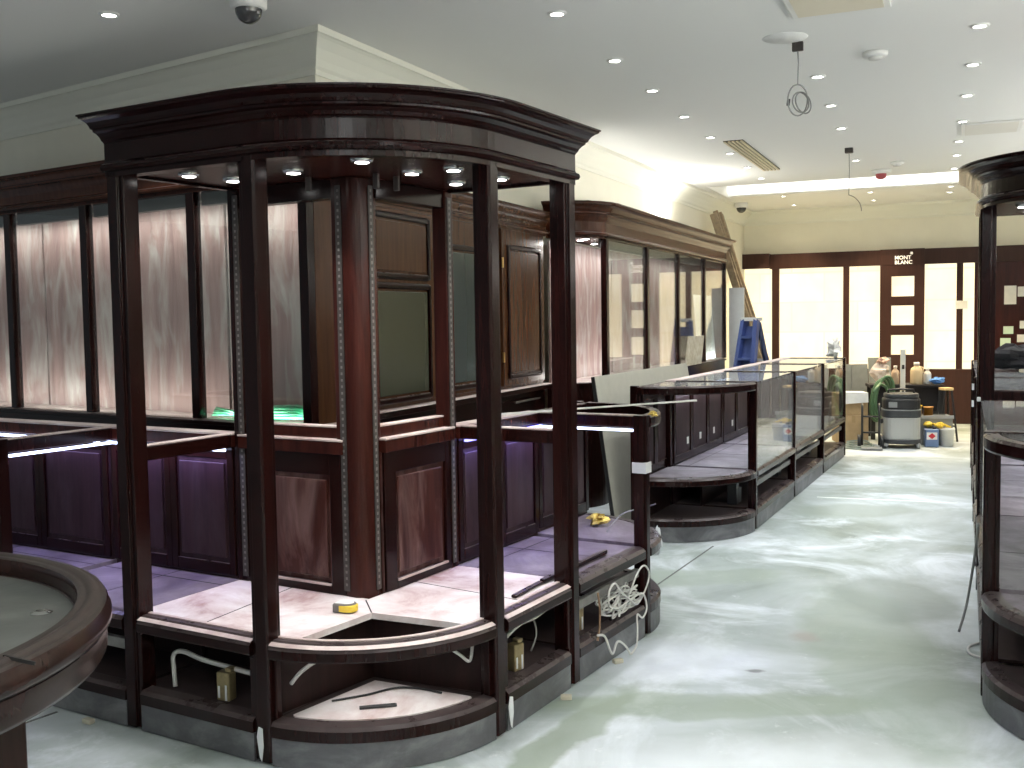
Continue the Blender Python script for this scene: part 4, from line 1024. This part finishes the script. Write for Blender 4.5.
def hand_truck():
    r = thing('hand_truck', 'dark hand truck standing left of the vacuum cleaner', 'hand truck', (3.99, 11.50, 0), -.3)
    for x in (-.09, .09): m = MB(); m.tube([(x, .0, .04), (x, .02, .46), (x, .06, .50)], .013, 8); m.build('upright', 'black', r)
    for z in (.18, .36): m = MB(); m.tube([(-.09, .01, z), (.09, .01, z)], .010, 8); m.build('crossbar', 'black', r)
    B(-.10, .12, -.20, .01, .012, .024).build('toe_plate', 'plastic_grey', r, .003)
    for x in (-.12, .12):
        o = MB(); o.tube([(x-.018, .06, .075), (x+.018, .06, .075)], .075, 20); o.build('wheel', 'black', r)
hand_truck()
for k in range(4):
    pts = [(3.88+.02*k+(.17-.015*k)*cos(a*.45), 11.5+.09*k+(.10)*sin(a*.45)+.02*sin(a), .012+.012*k) for a in range(15)]
    tag(MB().tube(pts, .009, 6, False).build('floor_cable', 'hose_grey'), ['outermost', 'second', 'third', 'innermost'][k] + ' loop of the grey-green cable coil on the floor by the boxes', 'cable')
def stool():
    r = thing('wooden_stool', 'small wooden stool with splayed dark legs behind the grey crate', 'stool', (5.06, 12.06, 0), .2)
    B(-.06, .06, -.06, .06, .60, .63).build('seat', 'woodpale', r, .005)
    for sx in (-1, 1):
        for sy in (-1, 1): m = MB(); m.beam((sx*.10, sy*.08, 0), (sx*.045, sy*.04, .60), .022, .022); m.build('leg', 'black', r, .002)
    for sx in (-1, 1): m = MB(); m.beam((sx*.084, -.068, .18), (sx*.084, .068, .18), .015, .015); m.build('stretcher', 'black', r)
stool()
def tub(label, x, y, z, r0, r1, h, mat, cat='tub', name='tub', handle=False):
    r = thing(name, label, cat, (x, y, z))
    MB().lathe([(0, 0), (r0, 0), (r1, h), (r1+.006, h), (r1+.006, h-.012), (r1-.004, h-.012), (r0-.006, .006), (0, .006)], n=26).build('body', mat, r)
    if handle: MB().tube([(r1*cos(radians(a)), .01, h-.02-.7*r1*sin(radians(a))) for a in range(0, 181, 20)], .003, 6).build('handle', 'chrome', r)
    return r
r = thing('crate', 'dark grey plastic crate behind the blue tin and white bucket', 'crate', (4.82, 11.86, 0), -.15)
m = MB(); m.box(-.19, .19, -.14, -.125, 0, .33); m.box(-.19, .19, .125, .14, 0, .33); m.box(-.19, -.175, -.125, .125, 0, .33); m.box(.175, .19, -.125, .125, 0, .33); m.box(-.175, .175, -.125, .125, 0, .02)
m.build('body', 'plastic_grey', r, .003)
m = MB(); m.box(-.20, .20, -.15, -.14, .30, .34); m.build('lip', 'plastic_grey2', r, .003)
tub('yellow tub in the grey crate near the vacuum cleaner', 4.66, 11.92, .022, .05, .06, .42, 'yellow')
tub('orange-brown tub beside the yellow tub in the grey crate', 4.80, 11.92, .022, .045, .05, .40, 'woodorange')
r = thing('tin', 'blue paint tin with white label and red diamond mark', 'tin', (4.705, 11.60, 0), -.2)
B(-.072, .072, -.05, .05, 0, .20).build('can', 'bluetin', r, .008)
B(-.056, .056, -.0515, -.050, .085, .165).build('label', 'paper', r)
m = MB(); m.prism([(-.040, 0), (0, -.034), (.040, 0), (0, .034)], 0, .001); o = m.build('diamond_mark', 'red', r); o.rotation_euler = (pi/2, 0, 0); o.location = (0, -.0515, .125)
MB().lathe([(0, .20), (.022, .20), (.022, .225), (0, .225)], (.035, 0), 14).build('cap', 'black', r)
tub('white bucket beside the blue tin at the aisle end', 4.89, 11.62, 0, .065, .08, .20, 'paper', 'bucket', 'bucket', True)
g = thing('gloves', 'pair of yellow gloves draped over the crate edge and white bucket', 'gloves', (4.78, 11.69, .205))
for k, (x, y, z) in enumerate(((-.07, .0, .04), (.05, -.02, .03))):
    o = MB(); o.blob((x, y, z), (.05, .04, .03), 30+k, .3); o = o.build('glove', 'yellow', g)
    for i in range(4): q = MB(); q.tube([(x+.02+.01*i, y-.02, z), (x+.045+.014*i, y-.045, z+.008-.008*i), (x+.055+.016*i, y-.055, z-.02)], .010, 7); q.build('finger', 'yellow', o)
tag(MB().blob((3.41, 10.96, 1.135), (.07, .06, .075), 8, .7).build('crumpled_paper', 'paper'), 'crumpled pale paper on the far end of the middle counter row', 'paper')
# dark garment on the right-hand counter
tag(MB().blob(rgt(-9.0, .30)[:2]+(1.15,), (.22, .17, .085), 14, .35, 10, 18).build('jacket', 'cloth_dark'), 'dark crumpled jacket lying on the right-hand counter', 'jacket')
# notes stuck to the far panelling
notes = [(.50, .645, 1.60, 1.845, 'paper', 'tallest white note stuck on the right-hand far panelling'), (.66, .76, 1.70, 1.83, 'paper', 'white note right of the tallest one on the far panelling'),
         (.495, .615, 1.21, 1.31, 'greenpaper', 'upper pale green note on the far panelling'), (.46, .585, 1.035, 1.155, 'greenpaper', 'central pale green note on the far panelling'), (.49, .60, .895, .985, 'greenpaper', 'lower pale green note on the far panelling'),
         (.69, .78, 1.28, 1.38, 'paper', 'white note right of the upper pale green note'), (.66, .78, 1.10, 1.20, 'paper', 'white note right of the central pale green note')]
for x0, x1, z0, z1, mat, lab in notes:
    o = B(x0, x1, -.094, -.0905, z0, z1).build('note', mat); o.location = st(0, 15.3); o.rotation_euler = (0, 0, A_R); tag(o, lab, 'note')
o = B(-.09, .06, -.10, -.0915, 1.55, 1.66).build('note', 'paper'); o.location = st(0, 15.3); o.rotation_euler = (0, 0, A_R); tag(o, 'white note taped across the brown stile at the right of the windows', 'note')
# small tapes on the posts of the right-hand row and cables on the floor
for x, z, lab in ((-9.43, .86, 'white tape on the farthest visible right-hand counter post, upper'), (-9.43, .72, 'white tape on the farthest visible right-hand counter post, lower')):
    o = B(-.004, .06, -.004, .03, z, z+.05).build('tape_band', 'tape'); o.location = rgt(x); o.rotation_euler = (0, 0, AR); tag(o, lab, 'tape')
cable('white cable loop on the floor before the right-hand counters', [(2.12, 4.62, .008), (2.03, 4.56, .008), (1.99, 4.46, .008), (2.03, 4.40, .008), (2.09, 4.38, .03), (2.06, 4.30, .008), (2.0, 4.2, .008)], .006)
cable('grey cord drooping from the right-hand counter to the floor', [rgt(-4.7, -.01)[:2]+(.62,), rgt(-4.85, -.02)[:2]+(.46,), rgt(-5.1, -.03)[:2]+(.30,), rgt(-5.25, -.05)[:2]+(.12,), rgt(-5.2, -.08)[:2]+(.01,)], .006, 'grey_cable')
# small labels inside the middle counter row
for i, x in enumerate((.28, .62, 1.02, 1.62)):
    p = P0+V2*x; q = Vector((-cos(A2), -sin(A2))); p = p+q*(DP-.05)
    o = B(-.022, .022, -.003, 0, 0, .05).build('sticker', 'paper'); o.location = (p.x, p.y, .56); o.rotation_euler = (0, 0, A2+pi/2); tag(o, 'small white sticker inside the middle counter row, %s from its rounded end' % ordinal(i), 'sticker')

# ------------------------------------------------------------------ light and view
# uplights lying on top of the wall showcases wash the ceiling and the cream wall; standing units are added fill
def uplight(label, s0, t0, z, L, e, col, tilt=0, spread=None):
    r = thing('uplight', label, 'lamp', st(s0, t0, z), A_R+pi/2)
    B(-L/2, L/2, -.04, .04, 0, .04).build('housing', 'black', r, .004)
    if z < 2.2:  # low units are added fill, given stands and a glowing tube
        for x in (-L*.3, L*.3):
            B(x-.02, x+.02, -.02, .02, -z, 0).build('stand', 'black', r); B(x-.2, x+.2, -.2, .2, -z, -z+.02).build('foot', 'black', r); B(-L/2+.03, L/2-.03, -.03, .03, .04, .044).build('tube', 'lamp_fill', r)
    light('AREA', 'uplight_wash', (0, 0, .07), e, col, r, (radians(180+tilt), 0, 0), L-.1, .06, spread=spread and radians(spread))
uplight('work lamp on top of the lit wall showcase shining up the cream wall', -2.80, 11.0, 2.40, .4, 16, (1, .97, .90))
uplight('long uplight behind the cornice of the lit wall showcase', -2.78, 9.2, 2.40, 2.6, 6, (1, .98, .92))
uplight('added ceiling fill light out of view beside the far right-hand counters', 2.2, 9.5, 1.9, 5.0, 70, (.98, .98, .98), -12)  # this and the next units are added, unseen, to brighten the ceiling
uplight('added ceiling fill light out of view beside the near right-hand counters', 2.2, 3.0, 1.9, 5.0, 140, (.96, .98, 1), -12)
uplight('added ceiling fill light out of view behind the camera', .2, -2.0, 1.9, 2.0, 210, (.96, .98, 1))
W = bpy.data.worlds.new('world'); S.world = W; W.use_nodes = True
bg = W.node_tree.nodes['Background']; bg.inputs[0].default_value = (.82, .92, 1, 1); bg.inputs[1].default_value = .22
vs = S.view_settings; vs.view_transform = 'Standard'; vs.look = 'None'; vs.gamma = 1; vs.use_curve_mapping = False; vs.exposure = 0.24
S.cycles.max_bounces = 8; S.cycles.diffuse_bounces = 5; S.cycles.glossy_bounces = 4; S.cycles.transparent_max_bounces = 24
S.cycles.caustics_reflective = False; S.cycles.caustics_refractive = False; S.cycles.sample_clamp_indirect = 6
S.cycles.use_denoising = True
